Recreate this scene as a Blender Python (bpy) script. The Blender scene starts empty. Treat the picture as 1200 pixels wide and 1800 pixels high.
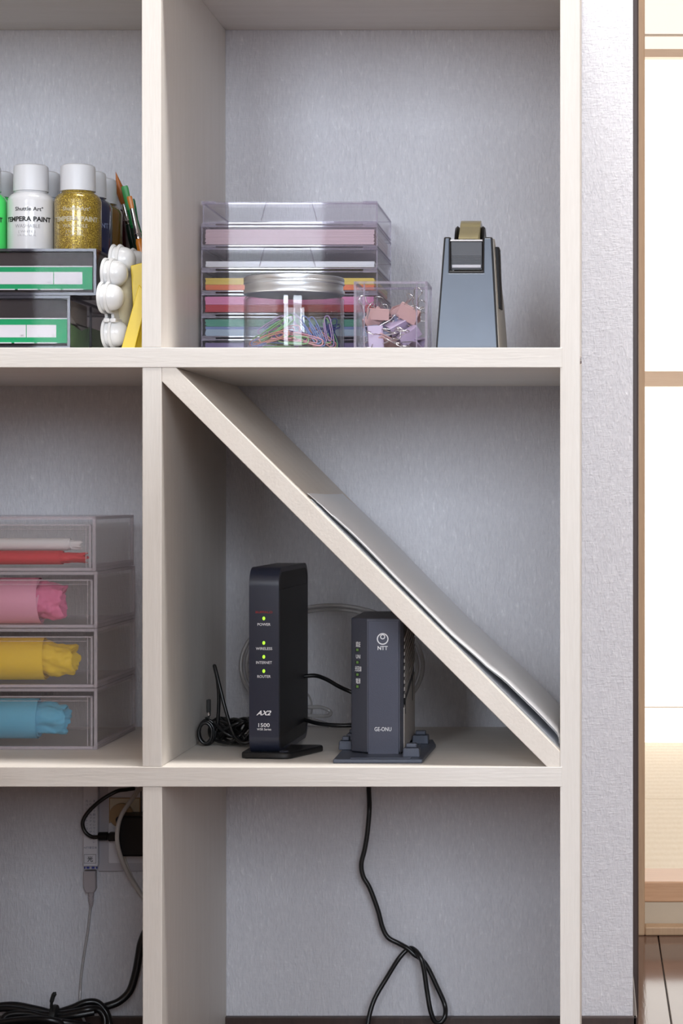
import bpy, bmesh, math, random
from mathutils import Vector, Matrix, Euler, noise
random.seed(7)
S = bpy.context.scene
COL = S.collection
PI = math.pi

# ------------------------------------------------------------------ camera
K = 0.5144e-3            # metres per photograph pixel on the shelf's front plane
DC = 2.0                 # camera distance to that plane
CX, CY = 1040.0, 870.0   # where the optical axis meets the frame (1200x1800)
def f_(Y): return 1 + Y / DC
def PX(px, Y=0): return (px - CX) * K * f_(Y)
def PZ(py, Y=0): return (CY - py) * K * f_(Y)
def P(px, py, Y=0): return Vector((PX(px, Y), Y, PZ(py, Y)))

cam = bpy.data.cameras.new('camera')
cam.sensor_fit = 'HORIZONTAL'; cam.sensor_width = 24.0
cam.lens = 24.0 * DC / (1200 * K)
cam.shift_x = (600 - CX) / 1200
cam.shift_y = -(900 - CY) / 1200
cam.clip_start = 0.05
co = bpy.data.objects.new('camera', cam); COL.objects.link(co)
co.location = (0, -DC, 0); co.rotation_euler = (PI / 2, 0, 0)
S.camera = co

# ------------------------------------------------------------------ world, lights, exposure
w = bpy.data.worlds.new('world'); S.world = w; w.use_nodes = True
w.node_tree.nodes['Background'].inputs[0].default_value = (0.80, 0.88, 1.0, 1)
w.node_tree.nodes['Background'].inputs[1].default_value = 1.0
S.view_settings.view_transform = 'Standard'; S.view_settings.look = 'None'
S.view_settings.gamma = 1.0; S.view_settings.exposure = 0.0
S.view_settings.use_curve_mapping = False
S.cycles.transparent_max_bounces = 48
S.cycles.max_bounces = 8
S.cycles.diffuse_bounces = 5

FLOOR = -0.604; CEIL = 1.84; BACK = 0.353; REAR = -4.3; LEFT = -2.4; RIGHT = 2.9
def area(name, loc, rot, sx, sy, power, col, spread=180):
    l = bpy.data.lights.new(name, 'AREA'); l.shape = 'RECTANGLE'; l.size = sx; l.size_y = sy
    l.energy = power; l.color = col; l.spread = math.radians(spread)
    o = bpy.data.objects.new(name, l); COL.objects.link(o); o.location = loc; o.rotation_euler = rot
    return o
# daylight entering through two unseen windows assumed in the room behind the camera
area('window_daylight', (-1.20, REAR + 0.02, 1.02), (PI / 2, 0, 0), 0.78, 1.40, 68, (0.82, 0.90, 1.0))
area('window_daylight', (0.95, REAR + 0.02, 1.02), (PI / 2, 0, 0), 1.6, 1.40, 76, (0.82, 0.90, 1.0))
# light in the tatami room comes through its paper screens
area('added_overhead_light', (0.10, -0.22, CEIL - 0.075), (0, 0, 0), 1.2, 0.20, 52, (1.0, 0.98, 0.95))  # overhead light added for the shelf's front faces and edges
area('tatami_window_light', (1.0, 3.35, 0.45), (-PI / 2, 0, 0), 2.4, 1.7, 175, (1.0, 0.97, 0.92))

# ------------------------------------------------------------------ materials
MATS = {}
def nodes_of(name):
    m = bpy.data.materials.new(name); m.use_nodes = True
    nt = m.node_tree; return m, nt, nt.nodes['Principled BSDF'], nt.nodes['Material Output']
def mat(name, col, rough=0.5, metal=0.0, bump=0, bscale=200, var=0, spec=0.5, emis=None, estr=0, coat=0, trans=0, sheen=0):
    m, nt, b, out = nodes_of(name)
    b.inputs['Base Color'].default_value = (*col, 1); b.inputs['Roughness'].default_value = rough
    b.inputs['Metallic'].default_value = metal; b.inputs['Specular IOR Level'].default_value = spec
    b.inputs['Coat Weight'].default_value = coat
    if emis: b.inputs['Emission Color'].default_value = (*emis, 1); b.inputs['Emission Strength'].default_value = estr
    if bump or var:
        tc = nt.nodes.new('ShaderNodeTexCoord'); n = nt.nodes.new('ShaderNodeTexNoise')
        n.inputs['Scale'].default_value = bscale; n.inputs['Detail'].default_value = 4
        nt.links.new(tc.outputs['Object'], n.inputs['Vector'])
        if bump:
            bp = nt.nodes.new('ShaderNodeBump'); bp.inputs['Strength'].default_value = 1; bp.inputs['Distance'].default_value = bump
            nt.links.new(n.outputs['Fac'], bp.inputs['Height']); nt.links.new(bp.outputs[0], b.inputs['Normal'])
        if var:
            r = nt.nodes.new('ShaderNodeMapRange'); r.inputs['To Min'].default_value = 1 - var; r.inputs['To Max'].default_value = 1 + var
            nt.links.new(n.outputs['Fac'], r.inputs['Value'])
            h = nt.nodes.new('ShaderNodeHueSaturation'); h.inputs['Color'].default_value = (*col, 1)
            nt.links.new(r.outputs[0], h.inputs['Value']); nt.links.new(h.outputs[0], b.inputs['Base Color'])
    MATS[name] = m; return m
def wood(name, c1, c2, stretch, scale=60, rough=0.55, bump=0.00012, coat=0.0):
    m, nt, b, out = nodes_of(name)
    tc = nt.nodes.new('ShaderNodeTexCoord'); mp = nt.nodes.new('ShaderNodeMapping'); mp.inputs['Scale'].default_value = stretch
    n = nt.nodes.new('ShaderNodeTexNoise'); n.inputs['Scale'].default_value = scale; n.inputs['Detail'].default_value = 6; n.inputs['Distortion'].default_value = 0.4
    n2 = nt.nodes.new('ShaderNodeTexNoise'); n2.inputs['Scale'].default_value = scale * 0.12; n2.inputs['Detail'].default_value = 3
    cr = nt.nodes.new('ShaderNodeValToRGB'); cr.color_ramp.elements[0].position = 0.3; cr.color_ramp.elements[1].position = 0.7
    cr.color_ramp.elements[0].color = (*c1, 1); cr.color_ramp.elements[1].color = (*c2, 1)
    ad = nt.nodes.new('ShaderNodeMath'); ad.operation = 'MULTIPLY_ADD'; ad.inputs[1].default_value = 0.5; 
    L = nt.links.new
    L(tc.outputs['Object'], mp.inputs[0]); L(mp.outputs[0], n.inputs['Vector']); L(mp.outputs[0], n2.inputs['Vector'])
    h = nt.nodes.new('ShaderNodeMath'); h.operation = 'MULTIPLY'; h.inputs[1].default_value = 0.5
    L(n2.outputs['Fac'], h.inputs[0]); L(n.outputs['Fac'], ad.inputs[0]); L(h.outputs[0], ad.inputs[2]); L(ad.outputs[0], cr.inputs[0])
    L(cr.outputs[0], b.inputs['Base Color']); b.inputs['Roughness'].default_value = rough; b.inputs['Coat Weight'].default_value = coat
    bp = nt.nodes.new('ShaderNodeBump'); bp.inputs['Distance'].default_value = bump; L(n.outputs['Fac'], bp.inputs['Height']); L(bp.outputs[0], b.inputs['Normal'])
    MATS[name] = m; return m
def wallpaper(name, col):
    m, nt, b, out = nodes_of(name); L = nt.links.new
    tc = nt.nodes.new('ShaderNodeTexCoord')
    def fib(sc, det=2.0):
        mp = nt.nodes.new('ShaderNodeMapping'); mp.inputs['Scale'].default_value = sc
        n = nt.nodes.new('ShaderNodeTexNoise'); n.inputs['Scale'].default_value = 1; n.inputs['Detail'].default_value = det
        n.inputs['Distortion'].default_value = 0.6
        L(tc.outputs['Object'], mp.inputs[0]); L(mp.outputs[0], n.inputs['Vector']); return n.outputs['Fac']
    v = fib((460, 3, 120)); h = fib((120, 3, 540)); g = fib((7, 3, 5))
    mix = nt.nodes.new('ShaderNodeMix'); mix.data_type = 'FLOAT'
    mr = nt.nodes.new('ShaderNodeMapRange'); mr.inputs[1].default_value = .35; mr.inputs[2].default_value = .65; mr.inputs[3].default_value = .10; mr.inputs[4].default_value = .34
    L(g, mr.inputs[0]); L(mr.outputs[0], mix.inputs[0]); L(v, mix.inputs[2]); L(h, mix.inputs[3])
    bp = nt.nodes.new('ShaderNodeBump'); bp.inputs['Distance'].default_value = 0.0014; bp.inputs['Strength'].default_value = 1
    L(mix.outputs[0], bp.inputs['Height']); L(bp.outputs[0], b.inputs['Normal'])
    cr = nt.nodes.new('ShaderNodeValToRGB'); e = cr.color_ramp.elements
    e[0].position = 0.30; e[0].color = (col[0] * .90, col[1] * .90, col[2] * .91, 1); e[1].position = 0.62; e[1].color = (*col, 1)
    e2 = e.new(0.76); e2.color = (min(1, col[0] * 1.18), min(1, col[1] * 1.18), min(1, col[2] * 1.16), 1)
    L(mix.outputs[0], cr.inputs[0]); L(cr.outputs[0], b.inputs['Base Color'])
    b.inputs['Roughness'].default_value = 0.62; b.inputs['Specular IOR Level'].default_value = 0.3
    MATS[name] = m; return m
def clear(name, tint=(0.97, 0.975, 0.985), refl=0.06, haze=0.0, hcol=(0.8, 0.8, 0.85), rough=0.03, rimk=0.45):
    m = bpy.data.materials.new(name); m.use_nodes = True; nt = m.node_tree; nt.nodes.clear(); L = nt.links.new
    out = nt.nodes.new('ShaderNodeOutputMaterial'); t = nt.nodes.new('ShaderNodeBsdfTransparent'); t.inputs[0].default_value = (*tint, 1)
    g = nt.nodes.new('ShaderNodeBsdfGlossy'); g.inputs['Roughness'].default_value = rough
    fr = nt.nodes.new('ShaderNodeLayerWeight'); fr.inputs[0].default_value = 0.5
    pw_ = nt.nodes.new('ShaderNodeMath'); pw_.operation = 'POWER'; pw_.inputs[1].default_value = 4.0; L(fr.outputs['Facing'], pw_.inputs[0])
    ml = nt.nodes.new('ShaderNodeMath'); ml.operation = 'MULTIPLY_ADD'; ml.inputs[1].default_value = rimk; ml.inputs[2].default_value = refl
    ml.use_clamp = True; L(pw_.outputs[0], ml.inputs[0])
    mx = nt.nodes.new('ShaderNodeMixShader'); L(ml.outputs[0], mx.inputs[0]); 
    if haze > 0:
        d = nt.nodes.new('ShaderNodeBsdfDiffuse'); d.inputs[0].default_value = (*hcol, 1)
        m2 = nt.nodes.new('ShaderNodeMixShader'); m2.inputs[0].default_value = haze
        L(t.outputs[0], m2.inputs[1]); L(d.outputs[0], m2.inputs[2]); L(m2.outputs[0], mx.inputs[1])
    else: L(t.outputs[0], mx.inputs[1])
    L(g.outputs[0], mx.inputs[2]); L(mx.outputs[0], out.inputs[0])
    MATS[name] = m; return m

wood('birch_upright', (0.67, 0.625, 0.575), (0.74, 0.70, 0.655), (14, 14, 1.0), 40, 0.5)
wood('birch_shelf', (0.67, 0.625, 0.575), (0.74, 0.70, 0.655), (1.0, 14, 14), 40, 0.5)
wood('birch_brace', (0.68, 0.62, 0.555), (0.75, 0.695, 0.63), (9, 9, 9), 40, 0.55)
wood('dark_trim', (0.035, 0.020, 0.017), (0.060, 0.034, 0.028), (12, 12, 1), 30, 0.4)
wood('floor_wood', (0.075, 0.036, 0.028), (0.115, 0.058, 0.044), (12, 1, 12), 20, 0.10, 0.00006, 0.0)
wood('pillar_wood', (0.40, 0.26, 0.16), (0.50, 0.34, 0.21), (14, 14, 1), 30, 0.5)
wood('edge_wood', (0.52, 0.30, 0.17), (0.62, 0.38, 0.23), (1, 14, 14), 30, 0.4)
wood('rail_wood', (0.84, 0.66, 0.52), (0.90, 0.74, 0.60), (1, 14, 14), 30, 0.5)
wallpaper('linen_wallpaper', (0.69, 0.687, 0.73))
mat('plaster', (0.66, 0.58, 0.50), 0.8, bump=0.0004, bscale=120)
mat('ceiling_paint', (0.72, 0.65, 0.57), 0.85, bump=0.0003, bscale=90)
mat('cream_panel', (0.52, 0.44, 0.34), 0.6, var=0.05, bscale=30)
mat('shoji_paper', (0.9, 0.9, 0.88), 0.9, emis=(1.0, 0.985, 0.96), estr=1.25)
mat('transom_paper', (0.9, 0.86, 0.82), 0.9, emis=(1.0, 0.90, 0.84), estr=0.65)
mat('shoji_line', (0.72, 0.66, 0.58), 0.7)
mat('frame_metal', (0.45, 0.45, 0.46), 0.4, 0.6)
mat('lamp_diffuser', (0.9, 0.88, 0.84), 0.5)
def tatami():
    m, nt, b, out = nodes_of('tatami_weave'); L = nt.links.new
    tc = nt.nodes.new('ShaderNodeTexCoord'); mp = nt.nodes.new('ShaderNodeMapping'); mp.inputs['Scale'].default_value = (200, 30, 1)
    wv = nt.nodes.new('ShaderNodeTexWave'); wv.inputs['Scale'].default_value = 6; wv.bands_direction = 'Y'
    n = nt.nodes.new('ShaderNodeTexNoise'); n.inputs['Scale'].default_value = 1
    L(tc.outputs['Object'], wv.inputs['Vector']); L(tc.outputs['Object'], mp.inputs[0]); L(mp.outputs[0], n.inputs['Vector'])
    cr = nt.nodes.new('ShaderNodeValToRGB'); cr.color_ramp.elements[0].color = (0.74, 0.64, 0.49, 1); cr.color_ramp.elements[1].color = (0.84, 0.76, 0.62, 1)
    L(n.outputs['Fac'], cr.inputs[0]); L(cr.outputs[0], b.inputs['Base Color']); b.inputs['Roughness'].default_value = 0.6
    bp = nt.nodes.new('ShaderNodeBump'); bp.inputs['Distance'].default_value = 0.001; L(wv.outputs['Fac'], bp.inputs['Height']); L(bp.outputs[0], b.inputs['Normal'])
    MATS['tatami_weave'] = m
tatami()
clear('clear_plastic', (0.98, 0.975, 0.985), 0.006, 0.035, (.84,.80,.88))
clear('clear_edge', (0.80, 0.77, 0.84), 0.06, 0.25, (0.66, 0.62, 0.74))
clear('clear_smoky', (0.95, 0.94, 0.95), 0.003)
clear('smoky_edge', (0.50, 0.48, 0.54), 0.02, 0.22, (0.16, 0.16, 0.20))
clear('acrylic', (0.97, 0.97, 0.98), 0.018, rough=0.02)
clear('frosted_plastic', (0.993, 0.991, 0.990), 0.007, 0.045, (0.90, 0.84, 0.82), 0.1)
clear('frosted_edge', (0.92, 0.90, 0.92), 0.03, 0.28, (0.80, 0.75, 0.80), 0.1)
clear('jar_plastic', (0.95, 0.95, 0.955), 0.05, rough=0.02, rimk=0.9)
clear('clear_cable', (0.75, 0.74, 0.74), 0.1, 0.45, (0.72, 0.70, 0.70), 0.2)
mat('white_plastic', (0.80, 0.81, 0.84), 0.35, var=0.02)
mat('cap_plastic', (0.66, 0.68, 0.72), 0.38)
mat('palette_plastic', (0.75, 0.75, 0.75), 0.25, coat=0.3)
mat('palette_centre', (0.74, 0.66, 0.46), 0.4)
mat('paint_white', (0.62, 0.63, 0.66), 0.3, coat=1.0)
mat('paint_green', (0.05, 0.72, 0.13), 0.15, coat=1.0)
mat('paint_navy', (0.008, 0.014, 0.06), 0.15, coat=1.0)
mat('paint_ochre', (0.16, 0.075, 0.006), 0.15, coat=1.0)
mat('paint_maroon', (0.045, 0.008, 0.010), 0.15, coat=1.0)
def glitter():
    m, nt, b, out = nodes_of('gold_glitter'); L = nt.links.new
    tc = nt.nodes.new('ShaderNodeTexCoord'); v = nt.nodes.new('ShaderNodeTexVoronoi'); v.inputs['Scale'].default_value = 2000
    L(tc.outputs['Object'], v.inputs['Vector'])
    cr = nt.nodes.new('ShaderNodeValToRGB'); e = cr.color_ramp.elements
    e[0].position = 0.2; e[0].color = (0.14, 0.085, 0.006, 1); e[1].position = 0.85; e[1].color = (0.38, 0.26, 0.02, 1); x = e.new(0.97); x.color = (0.85, 0.66, 0.10, 1)
    sp = nt.nodes.new('ShaderNodeSeparateColor'); L(v.outputs['Color'], sp.inputs[0]); L(sp.outputs[0], cr.inputs[0]); L(cr.outputs[0], b.inputs['Base Color'])
    b.inputs['Roughness'].default_value = 0.3; b.inputs['Metallic'].default_value = 0.35; b.inputs['Coat Weight'].default_value = 0.6; b.inputs['Coat Roughness'].default_value = 0.03; b.inputs['Coat Weight'].default_value = 1.0
    MATS['gold_glitter'] = m
glitter()
mat('print_black', (0.01, 0.01, 0.012), 0.5); mat('print_grey', (0.28, 0.28, 0.30), 0.5); mat('print_gold', (0.46, 0.42, 0.30), 0.5)
mat('print_white', (0.80, 0.80, 0.82), 0.5); mat('print_navy_grey', (0.16, 0.19, 0.30), 0.5); mat('print_red', (0.22, 0.012, 0.015), 0.5)
mat('label_green', (0.006, 0.36, 0.13), 0.5, spec=0.2); mat('label_white', (0.72, 0.73, 0.76), 0.5)
mat('dark_interior', (0.030, 0.022, 0.022), 0.7, var=0.3, bscale=60); mat('pack_green', (0.32, 0.62, 0.26), 0.4, var=0.3, bscale=90); mat('pack_white', (0.75, 0.72, 0.66), 0.4); mat('kraft_card', (0.50, 0.43, 0.37), 0.6)
mat('brush_amber', (0.42, 0.12, 0.015), 0.4, bump=0.0003, bscale=900); mat('brush_orange', (0.62, 0.20, 0.02), 0.35)
mat('brush_green', (0.06, 0.36, 0.10), 0.4); mat('handle_green', (0.01, 0.22, 0.06), 0.25, coat=0.4); mat('handle_dark', (0.01, 0.03, 0.018), 0.3)
mat('chrome', (0.72, 0.72, 0.74), 0.15, 1.0); mat('lid_aluminium', (0.66, 0.70, 0.76), 0.34, 1.0)
mat('yellow_plastic', (0.70, 0.50, 0.01), 0.4, var=0.05, bscale=40)
for n_, c_ in dict(yellow=(0.72, 0.55, 0.10), orange=(0.78, 0.20, 0.07), pink=(0.75, 0.26, 0.48), red=(0.55, 0.04, 0.06), green=(0.09, 0.38, 0.27),
                   blue=(0.22, 0.33, 0.60), sky=(0.45, 0.60, 0.72), purple=(0.24, 0.19, 0.38), white=(0.76, 0.78, 0.82), blush=(0.62, 0.47, 0.52)).items():
    mat('paper_' + n_, c_, 0.8)
mat('clip_green', (0.25, 0.50, 0.24), 0.35); mat('clip_blue', (0.20, 0.30, 0.65), 0.35); mat('clip_pink', (0.72, 0.33, 0.42), 0.35)
mat('clip_navy', (0.03, 0.05, 0.22), 0.35); mat('clip_coral', (0.62, 0.30, 0.25), 0.35); mat('clip_lilac', (0.45, 0.30, 0.58), 0.35)
mat('binder_pink', (0.55, 0.35, 0.35), 0.3); mat('binder_lilac', (0.43, 0.35, 0.50), 0.3); mat('binder_slate', (0.24, 0.26, 0.38), 0.3)
mat('dispenser_front', (0.105, 0.135, 0.185), 0.28, var=0.12, bscale=35, spec=0.7); mat('black_plastic', (0.008, 0.007, 0.008), 0.4, spec=0.25)  # blue grey of the dispenser front paints a window reflection on black plastic
mat('beige_plastic', (0.50, 0.47, 0.43), 0.45); mat('kraft_tape', (0.40, 0.34, 0.18), 0.3, coat=0.3); mat('charcoal_plastic', (0.045, 0.045, 0.055), 0.4)
mat('router_front', (0.016, 0.020, 0.038), 0.32, bump=0.00003, bscale=1500); mat('router_side', (0.006, 0.006, 0.007), 0.45)
mat('led_green', (0.3, 0.7, 0.05), 0.4, emis=(0.45, 0.85, 0.03), estr=1.0); mat('led_dim', (0.05, 0.12, 0.02), 0.3, emis=(0.10, 0.22, 0.02), estr=0.22)
mat('onu_shell', (0.070, 0.075, 0.100), 0.40, 0.3, bump=0.00005, bscale=1200); mat('onu_panel', (0.058, 0.062, 0.090), 0.42, 0.3, bump=0.0001, bscale=1900)
mat('onu_grey', (0.34, 0.31, 0.29), 0.5); mat('onu_stand', (0.075, 0.085, 0.115), 0.40, 0.3, bump=0.0001, bscale=900)
mat('cord_black', (0.008, 0.008, 0.009), 0.30); mat('cord_white', (0.62, 0.60, 0.58), 0.4)
mat('sheet_paper', (0.84, 0.85, 0.88), 0.75)
mat('outlet_cream', (0.62, 0.55, 0.42), 0.5); mat('plug_tan', (0.36, 0.24, 0.12), 0.4); mat('plate_grey', (0.50, 0.49, 0.54), 0.5); mat('plate_white', (0.70, 0.70, 0.76), 0.5)
mat('plug_grey', (0.42, 0.38, 0.40), 0.5); mat('blue_key', (0.03, 0.05, 0.30), 0.4); mat('silicone_black', (0.01, 0.01, 0.01), 0.6)
mat('tissue_white', (0.78, 0.76, 0.77), 0.8); mat('tissue_red', (0.62, 0.015, 0.03), 0.7); mat('tissue_pink', (0.80, 0.18, 0.36), 0.7)
mat('tissue_yellow', (0.88, 0.58, 0.01), 0.7); mat('tissue_blue', (0.10, 0.45, 0.68), 0.7)
mat('tissue_pink_light', (0.82, 0.36, 0.52), 0.7)
M = MATS

# ------------------------------------------------------------------ helpers
ORG = {}
def box(bm, x0, x1, y0, y1, z0, z1, mi=0):
    vs = [bm.verts.new(p) for p in ((x0,y0,z0),(x1,y0,z0),(x1,y1,z0),(x0,y1,z0),(x0,y0,z1),(x1,y0,z1),(x1,y1,z1),(x0,y1,z1))]
    for q in ((0,3,2,1),(4,5,6,7),(0,1,5,4),(1,2,6,5),(2,3,7,6),(3,0,4,7)):
        f = bm.faces.new([vs[i] for i in q]); f.material_index = mi
    return vs
def prism(bm, pts, axis, a, b, mi=0):
    """closed polygon pts (2-D) extruded along axis from a to b"""
    def mk(p, t):
        if axis == 'y': return (p[0], t, p[1])
        if axis == 'x': return (t, p[0], p[1])
        return (p[0], p[1], t)
    A = [bm.verts.new(mk(p, a)) for p in pts]; B = [bm.verts.new(mk(p, b)) for p in pts]
    n = len(pts); fs = [bm.faces.new(A), bm.faces.new(B[::-1])]
    for i in range(n): fs.append(bm.faces.new((A[i], B[i], B[(i+1) % n], A[(i+1) % n])))
    for f in fs: f.material_index = mi
    return A + B
def rrect(x0, x1, y0, y1, r, n=5):
    out = []
    for cx, cy, a0 in ((x1-r, y1-r, 0), (x0+r, y1-r, 90), (x0+r, y0+r, 180), (x1-r, y0+r, 270)):
        for i in range(n+1):
            a = math.radians(a0 + 90*i/n); out.append((cx + r*math.cos(a), cy + r*math.sin(a)))
    return out
def lathe(bm, prof, c=(0,0,0), n=48, axis='z', mi=0, ang=lambda a: 0, closed=False):
    """prof: list of (r, h)"""
    rings = []
    for r, h in prof:
        ring = []
        for i in range(n):
            a = 2*PI*i/n; ca, sa = math.cos(a), math.sin(a); rr = max(r, 1e-5)
            if axis == 'z': p = (c[0]+rr*ca, c[1]+rr*sa, c[2]+h)
            elif axis == 'x': p = (c[0]+h, c[1]+rr*ca, c[2]+rr*sa)
            else: p = (c[0]+rr*ca, c[1]+h, c[2]+rr*sa)
            ring.append(bm.verts.new(p))
        rings.append(ring)
    for a, b in zip(rings, rings[1:]):
        for i in range(n):
            f = bm.faces.new((a[i], a[(i+1) % n], b[(i+1) % n], b[i])); f.material_index = mi
    if not closed:
        bm.faces.new(rings[0][::-1]).material_index = mi; bm.faces.new(rings[-1]).material_index = mi
    return rings
def smoothpath(pts, sub=6, closed=False):
    pts = [Vector(p) for p in pts]; out = []; n = len(pts)
    rng = range(n) if closed else range(n-1)
    for i in rng:
        if closed: p0, p1, p2, p3 = pts[i-1], pts[i], pts[(i+1) % n], pts[(i+2) % n]
        else: p0, p1, p2, p3 = pts[max(i-1, 0)], pts[i], pts[i+1], pts[min(i+2, n-1)]
        for k in range(sub):
            t = k/sub; t2 = t*t; t3 = t2*t
            out.append(0.5*((2*p1)+(-p0+p2)*t+(2*p0-5*p1+4*p2-p3)*t2+(-p0+3*p1-3*p2+p3)*t3))
    if not closed: out.append(pts[-1])
    return out
def tube(bm, pts, r, n=8, mi=0, sub=6, closed=False, rads=None):
    path = smoothpath(pts, sub, closed) if sub > 1 else [Vector(p) for p in pts]
    m = len(path); rings = []; up = None
    for i, p in enumerate(path):
        if closed: t = path[(i+1) % m] - path[i-1]
        else: t = path[min(i+1, m-1)] - path[max(i-1, 0)]
        t.normalize()
        if up is None:
            up = Vector((0,0,1)) if abs(t.z) < 0.9 else Vector((1,0,0))
        s = t.cross(up); s.normalize(); up = s.cross(t); up.normalize()
        rr = r if rads is None else rads[min(int(i/max(1, m-1)*(len(rads)-1)+0.5), len(rads)-1)]
        rings.append([bm.verts.new(p + rr*(math.cos(2*PI*k/n)*s + math.sin(2*PI*k/n)*up)) for k in range(n)])
    prs = list(zip(rings, rings[1:])) + ([(rings[-1], rings[0])] if closed else [])
    for a, b in prs:
        for k in range(n):
            f = bm.faces.new((a[k], a[(k+1) % n], b[(k+1) % n], b[k])); f.material_index = mi
    if not closed:
        bm.faces.new(rings[0][::-1]).material_index = mi; bm.faces.new(rings[-1]).material_index = mi
def sheet(bm, grid, th, nrm=None, mi=0):
    """grid[i][j] of Vectors made into a thin closed slab"""
    I, J = len(grid), len(grid[0])
    def nn(i, j):
        a = grid[min(i+1, I-1)][j] - grid[max(i-1, 0)][j]; b = grid[i][min(j+1, J-1)] - grid[i][max(j-1, 0)]
        n = a.cross(b); n.normalize(); return n
    A = [[bm.verts.new(grid[i][j]) for j in range(J)] for i in range(I)]
    B = [[bm.verts.new(grid[i][j] + nn(i, j)*th) for j in range(J)] for i in range(I)]
    for i in range(I-1):
        for j in range(J-1):
            bm.faces.new((A[i][j], A[i][j+1], A[i+1][j+1], A[i+1][j])).material_index = mi
            bm.faces.new((B[i][j], B[i+1][j], B[i+1][j+1], B[i][j+1])).material_index = mi
    for i in range(I-1):
        bm.faces.new((A[i][0], A[i+1][0], B[i+1][0], B[i][0])).material_index = mi
        bm.faces.new((A[i][-1], B[i][-1], B[i+1][-1], A[i+1][-1])).material_index = mi
    for j in range(J-1):
        bm.faces.new((A[0][j], B[0][j], B[0][j+1], A[0][j+1])).material_index = mi
        bm.faces.new((A[-1][j], A[-1][j+1], B[-1][j+1], B[-1][j])).material_index = mi
def BM(): return bmesh.new()
def root_org(o):
    while o.parent: o = o.parent
    return ORG.get(o.name, Vector((0,0,0)))
def ob(name, bm, mats, parent=None, smooth=None, bevel=0, local=False, seg=2, label=None):
    """one mesh object; coordinates given in the world unless local"""
    bmesh.ops.recalc_face_normals(bm, faces=bm.faces)
    if parent is not None: off = Vector((0,0,0)) if local else root_org(parent)
    elif local: off = Vector((0,0,0))
    else:
        lo = [min(v.co[i] for v in bm.verts) for i in range(3)]; hi = [max(v.co[i] for v in bm.verts) for i in range(3)]
        off = Vector(((lo[0]+hi[0])/2, (lo[1]+hi[1])/2, lo[2]))
    bmesh.ops.translate(bm, verts=bm.verts, vec=-off)
    me = bpy.data.meshes.new(name); bm.to_mesh(me); bm.free()
    if smooth is not None:
        for p in me.polygons: p.use_smooth = True
        me.set_sharp_from_angle(angle=math.radians(smooth))
    for m in (mats if isinstance(mats, (list, tuple)) else [mats]): me.materials.append(M[m])
    o = bpy.data.objects.new(name, me); COL.objects.link(o)
    if parent is not None: o.parent = parent
    else:
        o.location = off; ORG[o.name] = off.copy()
    if bevel:
        b = o.modifiers.new('bevel', 'BEVEL'); b.width = bevel; b.segments = seg; b.limit_method = 'ANGLE'; b.angle_limit = math.radians(40)
    if label: o['label'] = label
    return o
def tag(o, label, cat, group=None):
    o['label'] = label; o['category'] = cat
    if group: o['group'] = group
    return o
def thing(name, loc, label, cat, group=None, rz=0):
    o = bpy.data.objects.new(name, None); COL.objects.link(o); o.empty_display_size = 0.02
    o.location = loc; o.rotation_euler = (0, 0, rz); ORG[o.name] = Vector(loc)
    return tag(o, label, cat, group)
def struct(o): o['kind'] = 'structure'; return o
def copy_tree(o, loc=None, rot=None, label=None, group=None, mats=None):
    kids = [c for c in bpy.data.objects if c.parent == o]
    c = o.copy(); COL.objects.link(c)
    if loc is not None: c.location = loc
    if rot is not None: c.rotation_euler = rot
    if label: c['label'] = label
    if group: c['group'] = group
    if mats and c.data and c.data.materials and c.data.materials[0].name in mats:
        c.data = c.data.copy(); c.data.materials[0] = M[mats[o.data.materials[0].name]]
    for k in kids:
        kc = copy_tree(k, mats=mats); kc.parent = c
    return c
def text_bm(body, size, bold=0.0, width=None, depth=0.0):
    """flat lettering in the XZ plane centred on the origin, facing -Y"""
    cu = bpy.data.curves.new('lettering', 'FONT'); cu.body = body; cu.size = size; cu.align_x = 'CENTER'; cu.align_y = 'CENTER'
    cu.offset = bold; cu.resolution_u = 3
    t = bpy.data.objects.new('lettering', cu); COL.objects.link(t)
    dg = bpy.context.evaluated_depsgraph_get(); dg.update()
    me = bpy.data.meshes.new_from_object(t.evaluated_get(dg)); bm = bmesh.new(); bm.from_mesh(me)
    bpy.data.objects.remove(t); bpy.data.curves.remove(cu); bpy.data.meshes.remove(me)
    if not bm.verts: return bm
    xs = [v.co.x for v in bm.verts]; ys = [v.co.y for v in bm.verts]; cx = (min(xs)+max(xs))/2; cy = (min(ys)+max(ys))/2
    k = 1 if width is None else width/(max(xs)-min(xs))
    for v in bm.verts: v.co = Vector(((v.co.x-cx)*k, 0, v.co.y-cy))
    return bm
def lettering(body, loc, size, m, parent, width=None, bold=0, rot=0, local=False, name='lettering', yaw=0):
    bm = text_bm(body, size, bold, width)
    if not bm.verts: bm.free(); return None
    R = Matrix.Rotation(yaw, 4, 'Z') @ Matrix.Rotation(rot, 4, 'Y')
    for v in bm.verts: v.co = R @ v.co + Vector(loc)
    off = Vector((0,0,0)) if local else root_org(parent)
    bmesh.ops.translate(bm, verts=bm.verts, vec=-off)
    me = bpy.data.meshes.new(name); bm.to_mesh(me); bm.free(); me.materials.append(M[m])
    o = bpy.data.objects.new(name, me); COL.objects.link(o); o.parent = parent
    return o

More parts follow.
